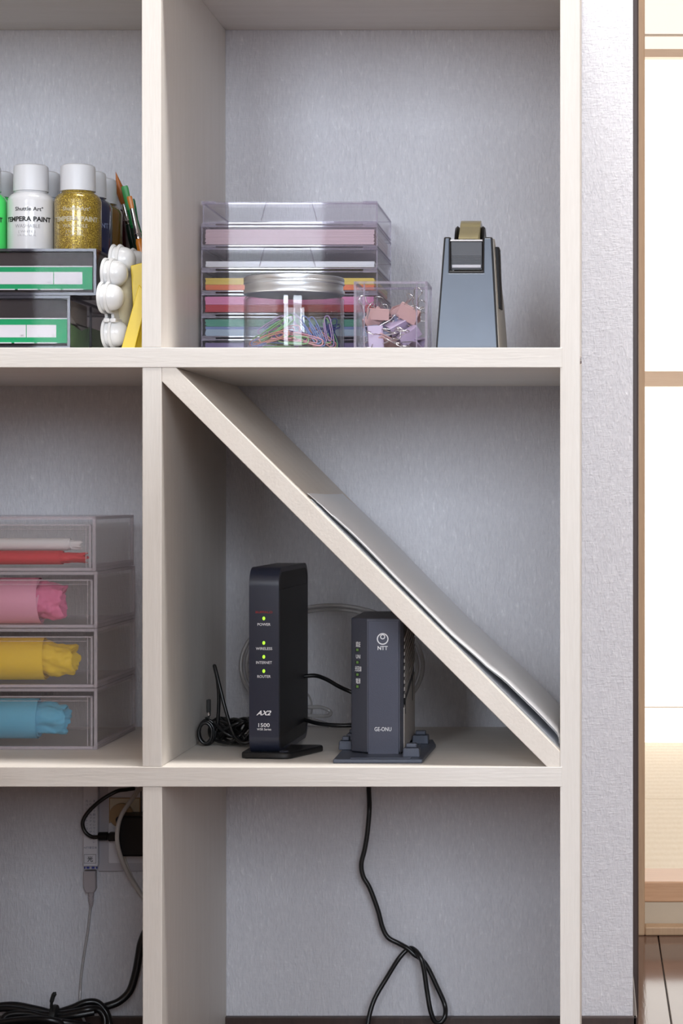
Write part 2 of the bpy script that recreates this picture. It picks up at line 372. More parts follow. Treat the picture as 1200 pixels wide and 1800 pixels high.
# ------------------------------------------------------------------ the room
def slab(name, x0, x1, y0, y1, z0, z1, m):
    bm = BM(); box(bm, x0, x1, y0, y1, z0, z1); return struct(ob(name, bm, m))
WE = PX(1112, BACK)                      # the wall's free end
WT = 0.21
slab('wall_back', LEFT, WE, BACK, BACK+WT, FLOOR, CEIL, 'linen_wallpaper')
slab('wall_back_right', 1.0, RIGHT, BACK, BACK+WT, FLOOR, CEIL, 'linen_wallpaper')
slab('wall_header', WE, 1.0, BACK, BACK+WT, 1.42, CEIL, 'linen_wallpaper')
slab('wall_left', LEFT-0.1, LEFT, REAR, BACK+WT, FLOOR, CEIL, 'plaster')
slab('wall_right', RIGHT, RIGHT+0.1, REAR, 3.6, FLOOR, CEIL, 'plaster')
slab('ceiling', LEFT-0.1, RIGHT+0.1, REAR-0.15, 3.6, CEIL, CEIL+0.08, 'ceiling_paint')
# wall behind the camera with two window openings
def rear_wall():
    bm = BM(); z0, z1 = 0.30, 1.74
    xs = [LEFT-0.1, -1.62, -0.78, 0.12, 1.78, RIGHT+0.1]
    for i in (0, 2, 4): box(bm, xs[i], xs[i+1], REAR-0.12, REAR, FLOOR, CEIL)
    for i in (1, 3):
        box(bm, xs[i], xs[i+1], REAR-0.12, REAR, FLOOR, z0); box(bm, xs[i], xs[i+1], REAR-0.12, REAR, z1, CEIL)
    struct(ob('wall_rear', bm, 'plaster'))
    for k, i in enumerate((1, 3)):
        bm = BM(); a, b = xs[i], xs[i+1]
        box(bm, a, a+.04, REAR-.10, REAR-.02, z0, z1); box(bm, b-.04, b, REAR-.10, REAR-.02, z0, z1)
        box(bm, a+.04, b-.04, REAR-.10, REAR-.02, z0, z0+.04); box(bm, a+.04, b-.04, REAR-.10, REAR-.02, z1-.04, z1)
        box(bm, (a+b)/2-.03, (a+b)/2+.03, REAR-.02, REAR+.012, z0+.04, z1-.04)
        struct(ob('window_%d' % (k+1), bm, 'frame_metal'))
rear_wall()
# floor of separate boards running away from the camera
bm = BM(); box(bm, LEFT-0.1, RIGHT+0.1, REAR-0.12, 3.5, FLOOR-0.05, FLOOR-0.012)
floor = struct(ob('floor', bm, 'dark_trim'))
seam = PX(1157, 2*(0.604/K/(1648-CY)-1)); pw = 0.151; x = seam - 17*pw; k = 0
fb = BM(); box(fb, 0, pw-0.0012, 0, 1.0, 0, 0.012)
while x < RIGHT:
    bm = BM(); yy = REAR + (k % 3)*0.5
    box(bm, x+0.0006, x+pw-0.0008, REAR, 1.06, FLOOR-0.012, FLOOR)
    o = ob('floorboard', bm, 'floor_wood', floor, bevel=0.0007, seg=1); x += pw; k += 1
# skirting
BT = PZ(1785, BACK)
bm = BM(); box(bm, LEFT, WE+0.004, BACK-0.008, BACK, FLOOR, BT); box(bm, WE, WE+0.0045, BACK-0.008, BACK+WT, FLOOR, BT)
struct(ob('baseboard_back', bm, 'dark_trim', bevel=0.001))
# door jamb at the far face of the wall, then the pale pillar and sill of the tatami room
bm = BM(); box(bm, WE-0.02, PX(1121.5, BACK+WT+.02), BACK+WT+.001, BACK+WT+.09, FLOOR, CEIL); struct(ob('trim_1', bm, 'dark_trim', bevel=0.002))
bm = BM(); box(bm, 0.0, PX(1133, 1.03), 1.03, 1.10, FLOOR, 1.5); box(bm, PX(1133, 1.03), 1.9, 1.03, 1.058, FLOOR, PZ(1629.5, 1.03)); box(bm, 1.9, 1.96, 1.03, 1.10, FLOOR, 1.5)
struct(ob('trim_2', bm, 'pillar_wood', bevel=0.002))
bm = BM(); box(bm, -0.1, RIGHT, 1.03, 1.10, 1.5, CEIL); struct(ob('wall_tatami_header', bm, 'plaster'))
bm = BM(); box(bm, -0.14, 0.0, BACK+WT, 1.10, FLOOR, CEIL); box(bm, -.14, -.04, 1.10, 3.5, FLOOR-.05, CEIL); struct(ob('wall_corridor', bm, 'plaster'))
# raised tatami floor
EY = 1.06; TZ = PZ(1550, EY)
YB = 2*(-TZ/K/(1305-CY)-1)
t = thing('tatami_platform', (0.9, 1.13, FLOOR), 'low raised platform with wooden edge and woven straw matting, behind the doorway', 'platform')
bm = BM(); box(bm, -0.03, RIGHT, 1.061, 1.10, FLOOR, PZ(1586, EY)); ob('kick_panel', bm, 'cream_panel', t)
YE = 2*(-TZ/K/(1526-CY)-1)
bm = BM(); box(bm, -0.03, RIGHT, EY, YE, PZ(1586, EY), TZ); ob('edge_board', bm, 'edge_wood', t, bevel=0.002)
bm = BM(); box(bm, -0.03, RIGHT, YE+.002, 1.9, FLOOR+.002, TZ-.001); box(bm, -0.03, RIGHT, 1.905, YB, FLOOR+.002, TZ-.001); ob('tatami_mat', bm, 'tatami_weave', t, bevel=0.003)
# paper screen at its far side
t = thing('shoji_screen', (1.0, YB+.03, TZ), 'bright backlit paper screen with pale wooden rails beyond the matting', 'screen')
def band(name, y0, y1, dep, m, lab=None):
    bm = BM(); box(bm, -0.03, RIGHT, YB+.03-dep, YB+.04, PZ(y1, YB+.03), PZ(y0, YB+.03)); return ob(name, bm, m, t, label=lab)
band('paper_pane', 1244, 1304, 0.0, 'shoji_paper'); band('glazing_bar', 1242, 1244, .004, 'shoji_line')
band('paper_pane', 680, 1242, 0.0, 'shoji_paper'); band('middle_rail', 653, 680, .015, 'rail_wood'); band('paper_pane', 105, 653, 0.0, 'shoji_paper')
band('top_rail', 91, 105, .03, 'rail_wood'); band('lintel', 66, 91, .01, 'transom_paper', 'pale lintel above the screen'); band('glazing_bar', 63, 66, .02, 'shoji_line'); band('transom_paper', -700, 63, .005, 'transom_paper')
slab('wall_far', -0.1, RIGHT+.1, 3.5, 3.6, FLOOR-.1, CEIL, 'plaster')
# unseen ceiling lamp, added to brighten the shelf fronts and board edges
t = thing('added_ceiling_lamp', (0.1, -0.22, CEIL), 'unseen rectangular ceiling lamp added to light the shelf unit from above', 'lamp')
bm = BM(); box(bm, -.52, .72, -.34, -.10, CEIL-.03, CEIL); box(bm, -.51, .71, -.33, -.11, CEIL-.07, CEIL-.03)
ob('lamp_housing', bm, 'lamp_diffuser', t, bevel=.004)

# unseen cabinet, added to keep window light off the lower left bay
t = thing('shading_cabinet', (-.86, -.7, FLOOR), 'unseen wooden cabinet added left of the view to shade the lower left bay', 'cabinet')
bm = BM(); box(bm, -1.30, -.435, -.95, -.45, FLOOR+.05, .16); ob('cabinet_body', bm, 'pillar_wood', t, bevel=.003)
for X in (-1.29, -.865):
    bm = BM(); box(bm, X, X+.42, -.968, -.951, FLOOR+.06, .145); d_ = ob('cabinet_door', bm, 'pillar_wood', t, bevel=.002)
    bm = BM(); lathe(bm, [(.004, 0), (.004, -.012), (.011, -.014), (.011, -.022), (.0, -.024)], (X+(.39 if X < -1 else .03), -.968, -.2), 20, 'y'); ob('knob', bm, 'chrome', d_, 40)
for X in (-1.28, -.47):
    for Y in (-.93, -.49):
        bm = BM(); box(bm, X, X+.03, Y, Y+.03, FLOOR, FLOOR+.05); ob('leg', bm, 'pillar_wood', t)

# ------------------------------------------------------------------ shelf unit
T = 35*K
su = thing('shelf_unit', (-0.3, 0.17, FLOOR), 'pale birch cube shelf unit with a diagonal board, standing against the wallpapered wall', 'shelf')
DB = BACK - 0.0075
def panel(name, x0, x1, z0, z1, m, y0=0.0, lab=None, xe=None):
    bm = BM(); box(bm, x0, x1, y0, BACK-.0008 if (z0 > .3 or name != 'shelf_board') else DB, z0, z1); return ob(name, bm, m, su, bevel=0.0006, seg=2, label=lab)
XL = (283-701-35-CX)*K               # next upright to the left, outside the frame
R0, R1 = PX(984), PX(1019)
shz = [PZ(-91), PZ(646), PZ(1383)]    # undersides
TOPZ = PZ(-91) + 2*737*K/2 + T
ru = panel('upright', R0, R1, FLOOR, PZ(-91)+T+.02, 'birch_upright')
panel('upright', XL, XL+T, FLOOR, PZ(-91)+T+.02, 'birch_upright')
for z in shz: panel('shelf_board', XL+T, PX(988), z, z+T, 'birch_shelf', -0.0005)
d0, d1 = PX(249), PX(283)
panel('divider', d0, d1, shz[1]+T+.0001, shz[0]-.0001, 'birch_upright')
panel('divider', d0+.0005, d1+.0005, shz[2]+T+.0001, shz[1]-.0001, 'birch_upright')
panel('divider', d0+.0008, d1+.0008, FLOOR, shz[2]-.0001, 'birch_upright')
# the diagonal board: lower edge y = x + 387, upper edge y = x + 337 in the photograph's front plane
zt, zb = shz[1], shz[2]+T
UP = lambda X: -X - (337+CX-CY)*K
LO = lambda X: -X - (387+CX-CY)*K
poly = [(d1+.0005, zt), (d1+.0005, LO(d1)), (-(zb)-(387+CX-CY)*K, zb), (R0, zb), (R0, UP(R0)), (-zt-(337+CX-CY)*K, zt)]
bm = BM(); prism(bm, poly, 'y', 0.0005, DB); ob('diagonal_board', bm, 'birch_brace', su, bevel=0.0006)
bm = BM(); lathe(bm, [(0, .0016), (.003, .0014), (.0042, 0)], (R1, .012, PZ(632)), 16, 'x'); ob('screw', bm, 'chrome', su, 40)

# ------------------------------------------------------------------ clear boxes
def frame_bars(bm, x0, x1, y0, y1, z0, z1, e, mi=0):
    """twelve slim bars along the edges of a box: the bright, denser edges of clear plastic"""
    for a in (x0, x1-e):
        for b in (y0, y1-e): box(bm, a, a+e, b, b+e, z0, z1, mi)
    for c in (z0, z1-e):
        for b in (y0, y1-e): box(bm, x0+e, x1-e, b, b+e, c, c+e, mi)
        for a in (x0, x1-e): box(bm, a, a+e, y0+e, y1-e, c, c+e, mi)
def walls(bm, x0, x1, y0, y1, z0, z1, t, sides='fblrd', mi=0):
    if 'f' in sides: box(bm, x0, x1, y0, y0+t, z0, z1, mi)
    if 'b' in sides: box(bm, x0, x1, y1-t, y1, z0, z1, mi)
    if 'l' in sides: box(bm, x0, x0+t, y0+t, y1-t, z0, z1, mi)
    if 'r' in sides: box(bm, x1-t, x1, y0+t, y1-t, z0, z1, mi)
    if 'd' in sides: box(bm, x0+t, x1-t, y0+t, y1-t, z0, z0+t, mi)
    if 'u' in sides: box(bm, x0+t, x1-t, y0+t, y1-t, z1-t, z1, mi)

SH1 = shz[1]+T          # top of the upper shelf
SH2 = shz[2]+T          # top of the lower shelf
# --- seven flat paper cases
YF, YR = 0.186, 0.334
bx0, bx1 = PX(354, YF), PX(663, YF)
H = (PZ(353, YF)-SH1-0.0004)/7
desc = ['bottom case of the clear stack, purple paper inside', 'second clear case from the bottom, green and blue paper inside', 'third clear case from the bottom, pink over red paper inside',
        'middle case of the clear stack, yellow over orange paper inside', 'third clear case from the top, half filled with white paper', 'second clear case from the top, full of pale pink patterned paper',
        'empty clear case lying on top of the stack']
cont = [[('purple', 0, .85)], [('sky', 0, .36), ('blue', .36, .50), ('green', .52, .90)], [('red', .08, .46), ('pink', .47, .9)], [('orange', .04, .32), ('yellow', .33, .68)], [('white', .05, .36)], [('blush', .05, .86)], []]
plab = {'purple': 'stack of purple paper in the bottom clear case', 'sky': 'light blue paper at the bottom of the second lowest clear case', 'blue': 'blue paper between green and light blue paper in the clear case',
        'green': 'green paper on the blue paper in the second lowest clear case', 'red': 'red paper under the pink paper in a clear case', 'pink': 'pink paper on the red paper in a clear case',
        'orange': 'orange paper under the yellow paper in the middle clear case', 'yellow': 'yellow paper on the orange paper in the middle clear case', 'white': 'white paper lying in the third clear case from the top',
        'blush': 'pale pink patterned paper filling the second clear case from the top'}
for i in range(7):
    z0 = SH1+.0002+i*H; z1 = z0+H-.0006; dx = (0.0015 if i == 6 else 0)
    c = thing('paper_case', ((bx0+bx1)/2, (YF+YR)/2, z0), desc[i], 'case', 'clear paper cases in a stack')
    bm = BM(); walls(bm, bx0+dx, bx1, YF, YR, z0, z1-.0015, .0011); ob('tray', bm, 'clear_plastic', c)
    bm = BM(); frame_bars(bm, bx0+dx-.0002, bx1+.0002, YF-.0002, YR+.0002, z0, z1-.0012, .0013); ob('rim', bm, 'clear_edge', c)
    bm = BM(); zl = z1-.0010
    if i in (4, 6):
        xm = PX(508 if i == 6 else 505, YF)
        prism(bm, [(bx0+dx, z1-.006), (bx0+dx, z1), (xm-.016, z1), (xm-.013, z1-.0016), (xm+.013, z1-.0016), (xm+.016, z1), (bx1, z1), (bx1, z1-.006)], 'y', YF-.0012, YF-.0004)
        box(bm, bx0+dx, bx1, YF, YR, zl, z1)
        o = ob('lid', bm, 'clear_plastic', c)
        for s in (-1, 1):
            bm = BM(); tube(bm, [(xm+s*.0225, YF-.0011, z1-.0005), (xm+s*.0275, YF-.0011, z0+.003)], .0004, 6, sub=1); ob('notch_edge', bm, 'clear_edge', c)
    else:
        box(bm, bx0+dx, bx1, YF, YR, zl, z1); ob('lid', bm, 'clear_plastic', c)
    for s, X in ((-1, bx0), (1, bx1)):
        bm = BM(); box(bm, min(X, X-s*.014), max(X, X-s*.014), YF-.0012, YF, z1-.003, z1+.0004); ob('corner_tab', bm, 'clear_edge', c)
    for (pc, a, b) in cont[i]:
        bm = BM(); zz = z0+.0014+(H-.004)*a; ze = z0+.0014+(H-.004)*b; n = max(2, int((ze-zz)/.0012))
        for q in range(n):
            j = random.uniform(-.0006, .0006)
            box(bm, bx0+.0035+j, bx1-.0035+j, YF+.0025+abs(j), YR-.004, zz+(ze-zz)*q/n, zz+(ze-zz)*(q+.93)/n)
        tag(ob('paper_stack', bm, 'paper_'+pc, None), plab[pc], 'paper')
# row of white dots printed on the pale pink paper
# --- jar of paper clips
jy = 0.080; jr = 88.5*K*f_(jy); jx = PX(517, jy); jb = SH1+.0002
jt = PZ(480, jy-jr); jl = PZ(511, jy-jr)
j = thing('clip_jar', (jx, jy, jb), 'round clear jar with a brushed metal screw lid, in front of the clear cases', 'jar')
bm = BM(); r = jr-.0006
lathe(bm, [(r-.003, 0), (r-.0008, .0008), (r, .003), (r, jl-jb-.004), (r-.003, jl-jb-.001), (r-.004, jl-jb+.004), (r-.0055, jl-jb+.004), (r-.0045, jl-jb-.002), (r-.0016, jl-jb-.005), (r-.0016, .004), (r-.004, .0022), (0, .0022)], (jx, jy, jb), 72)
ob('glass_body', bm, 'jar_plastic', j, 35)
bm = BM(); h = jt-jl
rings = lathe(bm, [(r-.002, 0), (r, .0), (r+.0006, .0008), (r+.0004, .0035), (r-.0008, .0050), (r-.0008, h*.55), (r+.0004, h*.60), (r+.0002, h*.70), (r-.0002, h*.74), (r+.0002, h*.78), (r+.0001, h*.95), (r-.0010, h), (r-.004, h), (0, h-.0004)], (jx, jy, jl), 180)
for ri in (9, 10):
    for q, v in enumerate(rings[ri]):
        if q % 2: v.co.x += (v.co.x-jx)*-.009; v.co.y += (v.co.y-jy)*-.009
ob('screw_lid', bm, 'lid_aluminium', j, 40)
def clip_bm():
    bm = BM(); L, W = .029, .0068
    pts = [(-L/2+.006, -W/2), (L/2-.0035, -W/2), (L/2, 0), (L/2-.0035, W/2), (-L/2+.004, W/2), (-L/2, .0006), (-L/2+.004, -W/2+.0014), (L/2-.008, -W/2+.0014), (L/2-.0055, 0), (L/2-.008, W/2-.0015), (-L/2+.008, W/2-.0015)]
    tube(bm, [(x, y, 0.0002*math.sin(i*2)) for i, (x, y) in enumerate(pts)], .00052, 6, sub=4); return bm
protos = {}
clipcols = ['green', 'blue', 'pink', 'navy', 'coral', 'lilac']
def place_clip(col, loc, rot, lab=None):
    if col not in protos:
        o = ob('paper_clip', clip_bm(), 'clip_'+col, None, 60, local=True); protos[col] = o
        tag(o, '%s coated wire paper clip in the pile inside the round jar' % {'navy': 'dark blue', 'blue': 'light blue'}.get(col, col), 'paper clip', '%s paper clips in the round jar' % col)
    else: o = protos[col].copy(); COL.objects.link(o)
    R = Euler(rot).to_matrix(); L_ = Vector(loc)
    for it in range(3):
        pts = [R @ v.co + L_ for v in o.data.vertices]
        far = max(pts, key=lambda p: (p.x-jx)**2+(p.y-jy)**2); d = math.hypot(far.x-jx, far.y-jy); lim = jr-.0030
        if d > lim: L_ -= Vector(((far.x-jx), (far.y-jy), 0))*((d-lim)/d)
    L_.z += max(0, zfl-min(p.z for p in pts))
    o.location = L_; o.rotation_euler = rot
    if lab: o['label'] = lab
rc = random.Random(11)
zfl = jb+.0032
def jp(px, py, Y): return (PX(px, Y), Y, PZ(py, Y))
hand = [('green', 493, 572, .045, 0.30, -0.62), ('green', 480, 580, .040, .2, -.58), ('lilac', 478, 572, .052, .1, -.55), ('coral', 482, 592, .038, .2, -.28), ('blue', 452, 597, .040, .1, -.32), ('coral', 442, 596, .045, .5, -.35),
        ('pink', 512, 592, .042, .2, .10), ('green', 515, 598, .038, .1, .02), ('lilac', 520, 590, .055, .2, .2), ('green', 525, 596, .045, .1, .12), ('blue', 546, 580, .042, .3, 1.0), ('blue', 556, 583, .048, .3, 1.15), ('pink', 540, 596, .04, .1, .25),
        ('navy', 590, 588, .060, .8, 1.2), ('navy', 595, 585, .055, .4, 1.9), ('navy', 585, 590, .062, 1.2, .7), ('navy', 592, 580, .066, .9, -.3), ('lilac', 577, 582, .055, .3, 1.4), ('coral', 583, 600, .05, .2, .6), ('green', 580, 590, .058, .3, 1.2), ('lilac', 530, 575, .07, .4, .9), ('green', 470, 590, .06, .2, -.4), ('pink', 500, 582, .06, .2, -.2)]
for q in range(44):
    a = rc.uniform(0, 2*PI); rr = math.sqrt(rc.random())*.027; lay = q//13
    place_clip(clipcols[q % 6] if q % 6 != 3 else 'green', (jx+rr*math.cos(a), jy+rr*math.sin(a), zfl+.0012+lay*.0034+rc.uniform(0, .001)), (rc.uniform(-.06, .06), rc.uniform(-.06, .06), rc.uniform(0, PI)))
hl = ['green clip rising steeply at the centre left of the jar', 'green clip just under the steep green one at the left', 'lilac clip behind the two sloping green ones', 'coral clip sloping low at the left', 'light blue clip in the lower left corner of the jar', 'coral clip standing against the left jar wall',
      'pink clip lying flat at the centre bottom', 'green clip lying flat at the centre bottom', 'lilac clip behind the flat pink one', 'green clip lying right of the glare streak near the bottom', 'light blue clip standing steeply right of the glare streak', 'second light blue clip, beside the first', 'pink clip flat below the light blue pair',
      'dark blue clip at the front of the right knot', 'dark blue clip leaning right in the knot at the right', 'dark blue clip lowest in the knot at the right', 'dark blue clip on top of the knot at the right', 'lilac clip standing left of the dark blue knot', 'coral clip at the foot of the dark blue knot', 'green clip between the dark blue knot and the lilac one', 'lilac clip high in the middle of the jar', 'green clip deep in the left of the heap', 'pink clip deep in the middle of the heap']
for (c_, px, py, Y, ax, tilt), lb in zip(hand, hl):
    Y += .008
    place_clip(c_, jp(px, py, Y), (PI/2-ax, tilt, rc.uniform(-.25, .25)), 'coated paper clip, '+lb)


# --- clear box of binder clips
qx0, qx1, qy0, qy1 = PX(622, .04), PX(750.5, .04), .040, .100
qz1 = PZ(494.5, .04)
b_ = thing('clip_box', ((qx0+qx1)/2, .07, SH1), 'square clear acrylic box without lid holding pastel binder clips, right of the jar', 'box')
bm = BM(); walls(bm, qx0, qx1, qy0, qy1, SH1+.0003, qz1, .002); ob('box_body', bm, 'acrylic', b_)
bm = BM(); frame_bars(bm, qx0-.0002, qx1+.0002, qy0-.0002, qy1+.0002, SH1+.0002, qz1, .0022); ob('rim', bm, 'clear_edge', b_)
bm = BM()
for X in (qx0+.0085, qx1-.0105): box(bm, X, X+.0012, qy0+.0021, qy0+.004, SH1+.002, qz1-.001)
ob('inner_rib', bm, 'clear_edge', b_)
def binder(col, loc, rot, label, s=1.18):
    g = thing('binder_clip', loc, label, 'binder clip', 'binder clips in the clear box')
    W = .0175*s; D = .0090*s; H_ = .0105*s
    bm = BM(); prof = [(-D*.5, 0), (-D*.5, .0006), (-D*.47, .0009), (-.0007, H_), (-.0012, H_+.0007), (0, H_+.001), (.0012, H_+.0007), (.0007, H_), (D*.47, .0009), (D*.5, .0006), (D*.5, 0)]
    prof2 = [(-D*.5, .0), (-D*.52, .0008), (-.0018, H_), (-.0012, H_+.0011), (-.0002, H_+.0006), (-.0006, H_-.0004), (-D*.40, .0009), (D*.40, .0009), (.0006, H_-.0004), (.0002, H_+.0006), (.0012, H_+.0011), (.0018, H_), (D*.52, .0008), (D*.5, 0)]
    prism(bm, prof2, 'x', -W/2, W/2); ob('clip_body', bm, 'binder_'+col, g, local=True)
    for sgn in (-1, 1):
        bm = BM(); a = sgn*math.radians(16 if sgn > 0 else 20); L = .017*s
        pts = []
        for (u, v) in ((-.0062, -.001), (-.0048, .003), (-.0022, .010), (-.0036, .0150), (0, .0172), (.0036, .0150), (.0022, .010), (.0048, .003), (.0062, -.001)):
            pts.append((u*s, sgn*.0012+math.sin(a)*v*s, H_+math.cos(a)*v*s))
        tube(bm, pts, .0005, 6, sub=4); ob('wire_handle', bm, 'chrome', g, 60, local=True)
    g.rotation_euler = rot; R = g.rotation_euler.to_matrix()
    pts = [R @ v.co + Vector(loc) for c in bpy.data.objects if c.parent == g for v in c.data.vertices]
    lim = ((qx0+.0026, qx1-.0026), (qy0+.0026, qy1-.0026), (SH1+.0028, qz1-.004)); L_ = list(loc)
    for ax in range(3):
        lo, hi = min(p[ax] for p in pts), max(p[ax] for p in pts)
        if lo < lim[ax][0]: L_[ax] += lim[ax][0]-lo
        elif hi > lim[ax][1]: L_[ax] += lim[ax][1]-hi
    g.location = L_; return g
BL = [('pink', 664, 553, .060, (-1.2, .04, .1), 'pink binder clip lying across the top of the pile at left'), ('pink', 648, 566, .056, (.6, -.7, .5), 'pink binder clip propped open at the left of the pile'),
      ('pink', 716, 548, .062, (.5, .5, -.3), 'pink binder clip high at the right with its wire handle raised'), ('pink', 728, 560, .075, (1.0, .9, .6), 'pink binder clip at the right back of the pile'),
      ('lilac', 722, 592, .054, (-1.0, -.65, .2), 'lilac binder clip leaning at the lower right of the pile'), ('lilac', 704, 577, .064, (-.9, -.5, .4), 'lilac binder clip in the middle right of the pile'),
      ('slate', 693, 572, .072, (.4, 1.2, .9), 'grey blue binder clip in the middle of the pile'), ('slate', 676, 590, .056, (1.9, .4, -.4), 'grey blue binder clip low in the pile'),
      ('pink', 668, 598, .060, (1.6, .3, .8), 'pink binder clip at the bottom of the pile'), ('lilac', 640, 600, .058, (.3, 1.5, .2), 'lilac binder clip standing at the lower left'),
      ('slate', 636, 588, .070, (1.2, .2, 1.2), 'grey blue binder clip behind the lilac one at left'), ('pink', 700, 602, .075, (1.5, 0, .3), 'pink binder clip on the box floor at the back'),
      ('lilac', 735, 604, .072, (1.4, .2, -.6), 'lilac binder clip at the right corner of the box floor'), ('pink', 690, 560, .080, (1.0, -.4, 1.4), 'pink binder clip at the back of the pile')]
for (c_, px, py, Y, rot, lab) in BL:
    v = P(px, py, Y); v.x = min(max(v.x, qx0+.012), qx1-.012); v.z = max(v.z, SH1+.010); binder(c_, v, rot, lab)

# --- tape dispenser
tb = SH1+.0002; tcx = PX(820.5, .03)
t = thing('tape_dispenser', (tcx, .11, tb), 'tall black and beige desk tape dispenser standing at the right end of the shelf', 'tape dispenser')
ztop = PZ(416.5, .05)
def yfront(z): return .03+(z-tb)/(ztop-tb)*.02
def hw(z): return 55.0*K*1.015+(42.6*K*1.025-55.0*K*1.015)*(z-tb)/(ztop-tb)
zn = PZ(476, .046); zl = PZ(421, .05)
def fplate(dy0, dy1, ins, m, nm, lab=None):
    bm = BM(); nx0, nx1 = PX(792, .05), PX(848, .05)
    pts = [(-hw(tb)+ins, tb+ (ins if ins else 0)), (hw(tb)-ins, tb+(ins if ins else 0)), (hw(ztop)-ins, ztop-ins*.8), (nx1-tcx+ins, ztop-ins*.8), (nx1-tcx+ins, zn-ins*1.6), (nx0-tcx-ins, zn-ins*1.6), (nx0-tcx-ins, ztop-ins*.8), (-hw(ztop)+ins, ztop-ins*.8)]
    A = [bm.verts.new((tcx+x, yfront(z)+dy0, z)) for x, z in pts]; B = [bm.verts.new((tcx+x, yfront(z)+dy1, z)) for x, z in pts]
    n = len(pts); bm.faces.new(A); bm.faces.new(B[::-1])
    for i in range(n): bm.faces.new((A[i], A[(i+1) % n], B[(i+1) % n], B[i]))
    bmesh.ops.triangulate(bm, faces=[f for f in bm.faces if len(f.verts) > 4])
    return ob(nm, bm, m, t, label=lab, bevel=.0008 if ins else .0012)
fplate(0, .006, 0, 'black_plastic', 'front_frame'); fplate(-.0008, .003, .0016, 'dispenser_front', 'front_plate', 'black glossy front plate with a blue window reflection painted in')
# beige body: side outline tapering with height
sidep = [(.040, tb), (.056, ztop-.003), (.074, ztop+.001), (.092, ztop-.006), (.120, tb+.088), (.160, tb+.074), (.190, tb+.055), (.205, tb+.03), (.205, tb)]
bm = BM()
def shell(s, xo, thick):
    A = []; B = []
    for (y, z) in sidep:
        k2 = min(1, max(0, (y-.036)/.08)); o_ = hw(z)+.0002+.0022*k2*(1-.3*(z-tb)/(ztop-tb))
        A.append(bm.verts.new((tcx+s*o_, y, z))); B.append(bm.verts.new((tcx+s*(o_-thick), y, z)))
    n = len(A); bm.faces.new(A); bm.faces.new(B[::-1])
    for i in range(n): bm.faces.new((A[i], A[(i+1) % n], B[(i+1) % n], B[i]))
shell(1, 0, .006); shell(-1, 0, .006)
bmesh.ops.triangulate(bm, faces=[f for f in bm.faces if len(f.verts) > 4])
ob('side_shell', bm, 'beige_plastic', t, 30)
bm = BM(); box(bm, tcx-.021, tcx+.021, .045, .20, tb, tb+.045); ob('weighted_base', bm, 'black_plastic', t)
# dark recess with ribs and steel cutter
nx0, nx1 = PX(792.5, .055), PX(847.5, .055)
bm = BM(); box(bm, nx0+.0004, nx1-.0004, .0515, .058, PZ(474, .052), PZ(424, .052)); o = ob('recess_block', bm, 'charcoal_plastic', t)
bm = BM()
for q in range(6): box(bm, nx0+.001, nx1-.001, .0506, .0516, PZ(463-q*2.6, .052), PZ(461.4-q*2.6, .052))
ob('ribs', bm, 'charcoal_plastic', o)
bm = BM(); box(bm, nx0+.001, nx1-.001, .0495, .052, PZ(471, .05), PZ(465.5, .05)); ob('cutter_lip', bm, 'plate_grey', t, bevel=.0004)
bm = BM(); box(bm, nx0-.0003, nx1+.0003, .0490, .060, PZ(424, .05), PZ(421.6, .05))
for q in range(28):
    xx = nx0+(nx1-nx0)*q/28; prism(bm, [(xx, PZ(421.6, .05)), (xx+(nx1-nx0)/28, PZ(421.6, .05)), (xx+(nx1-nx0)/56, PZ(421, .05))], 'y', .0490, .0496)
ob('cutter_blade', bm, 'chrome', t)
ry, rR = .108, .040; rz = PZ(388.5, ry)-rR; rx = PX(828.5, ry)
bm = BM(); hw2 = 26*K*f_(ry)
for s in (-1, 1): lathe(bm, [(.0, 0), (.0, .0)][:0] or [(.001, -.0018), (.0335, -.0018), (.035, 0), (.0335, .0018), (.001, .0018)], (PX(827, ry)+s*(hw2-.002), ry, rz), 40, 'x')
lathe(bm, [(.012, -.010), (.012, .010)], (PX(827, ry), ry, rz), 24, 'x')
ob('roll_hub', bm, 'black_plastic', t, 40)
bm = BM(); wv = 17.6*K*f_(ry)
lathe(bm, [(.0130, -wv), (rR-.0004, -wv), (rR, -wv+.0004), (rR, wv-.0004), (rR-.0004, wv), (.0130, wv)], (rx, ry, rz), 64, 'x')
tr = ob('tape_roll', bm, 'kraft_tape', None, 40); tag(tr, 'roll of tan packing tape seated in the black and beige dispenser', 'tape')
bm = BM(); g = []
for q in range(7):
    a = q/6; y = .082*(1-a)+.052*a; z = (rz+math.sqrt(rR**2-.026**2)+.0006)*(1-a)+(PZ(420.5, .05)+.0006)*a
    g.append([Vector((rx-wv+.0004, y, z)), Vector((rx+wv-.0004, y, z))])
sheet(bm, g, .0003); ob('tape_tongue', bm, 'kraft_tape', tr)
bm = BM(); 
def gp(px, py, Y): return P(px, py, Y)
pa = [(.085, PZ(434, .085)), (.094, PZ(434, .09)), (.118, PZ(545, .118)), (.108, PZ(540, .108))]
A = []; B = []
for (px, py) in ((870.5, 438), (873, 434), (877, 434), (879.5, 440), (883.5, 546), (878, 541)):
    A.append(bm.verts.new(P(px, py, .082))); B.append(bm.verts.new(P(px-3, py, .074)))
n = len(A); bm.faces.new(A); bm.faces.new(B[::-1])
for i in range(n): bm.faces.new((A[i], A[(i+1) % n], B[(i+1) % n], B[i]))
ob('side_grip', bm, 'black_plastic', t, bevel=.0006)

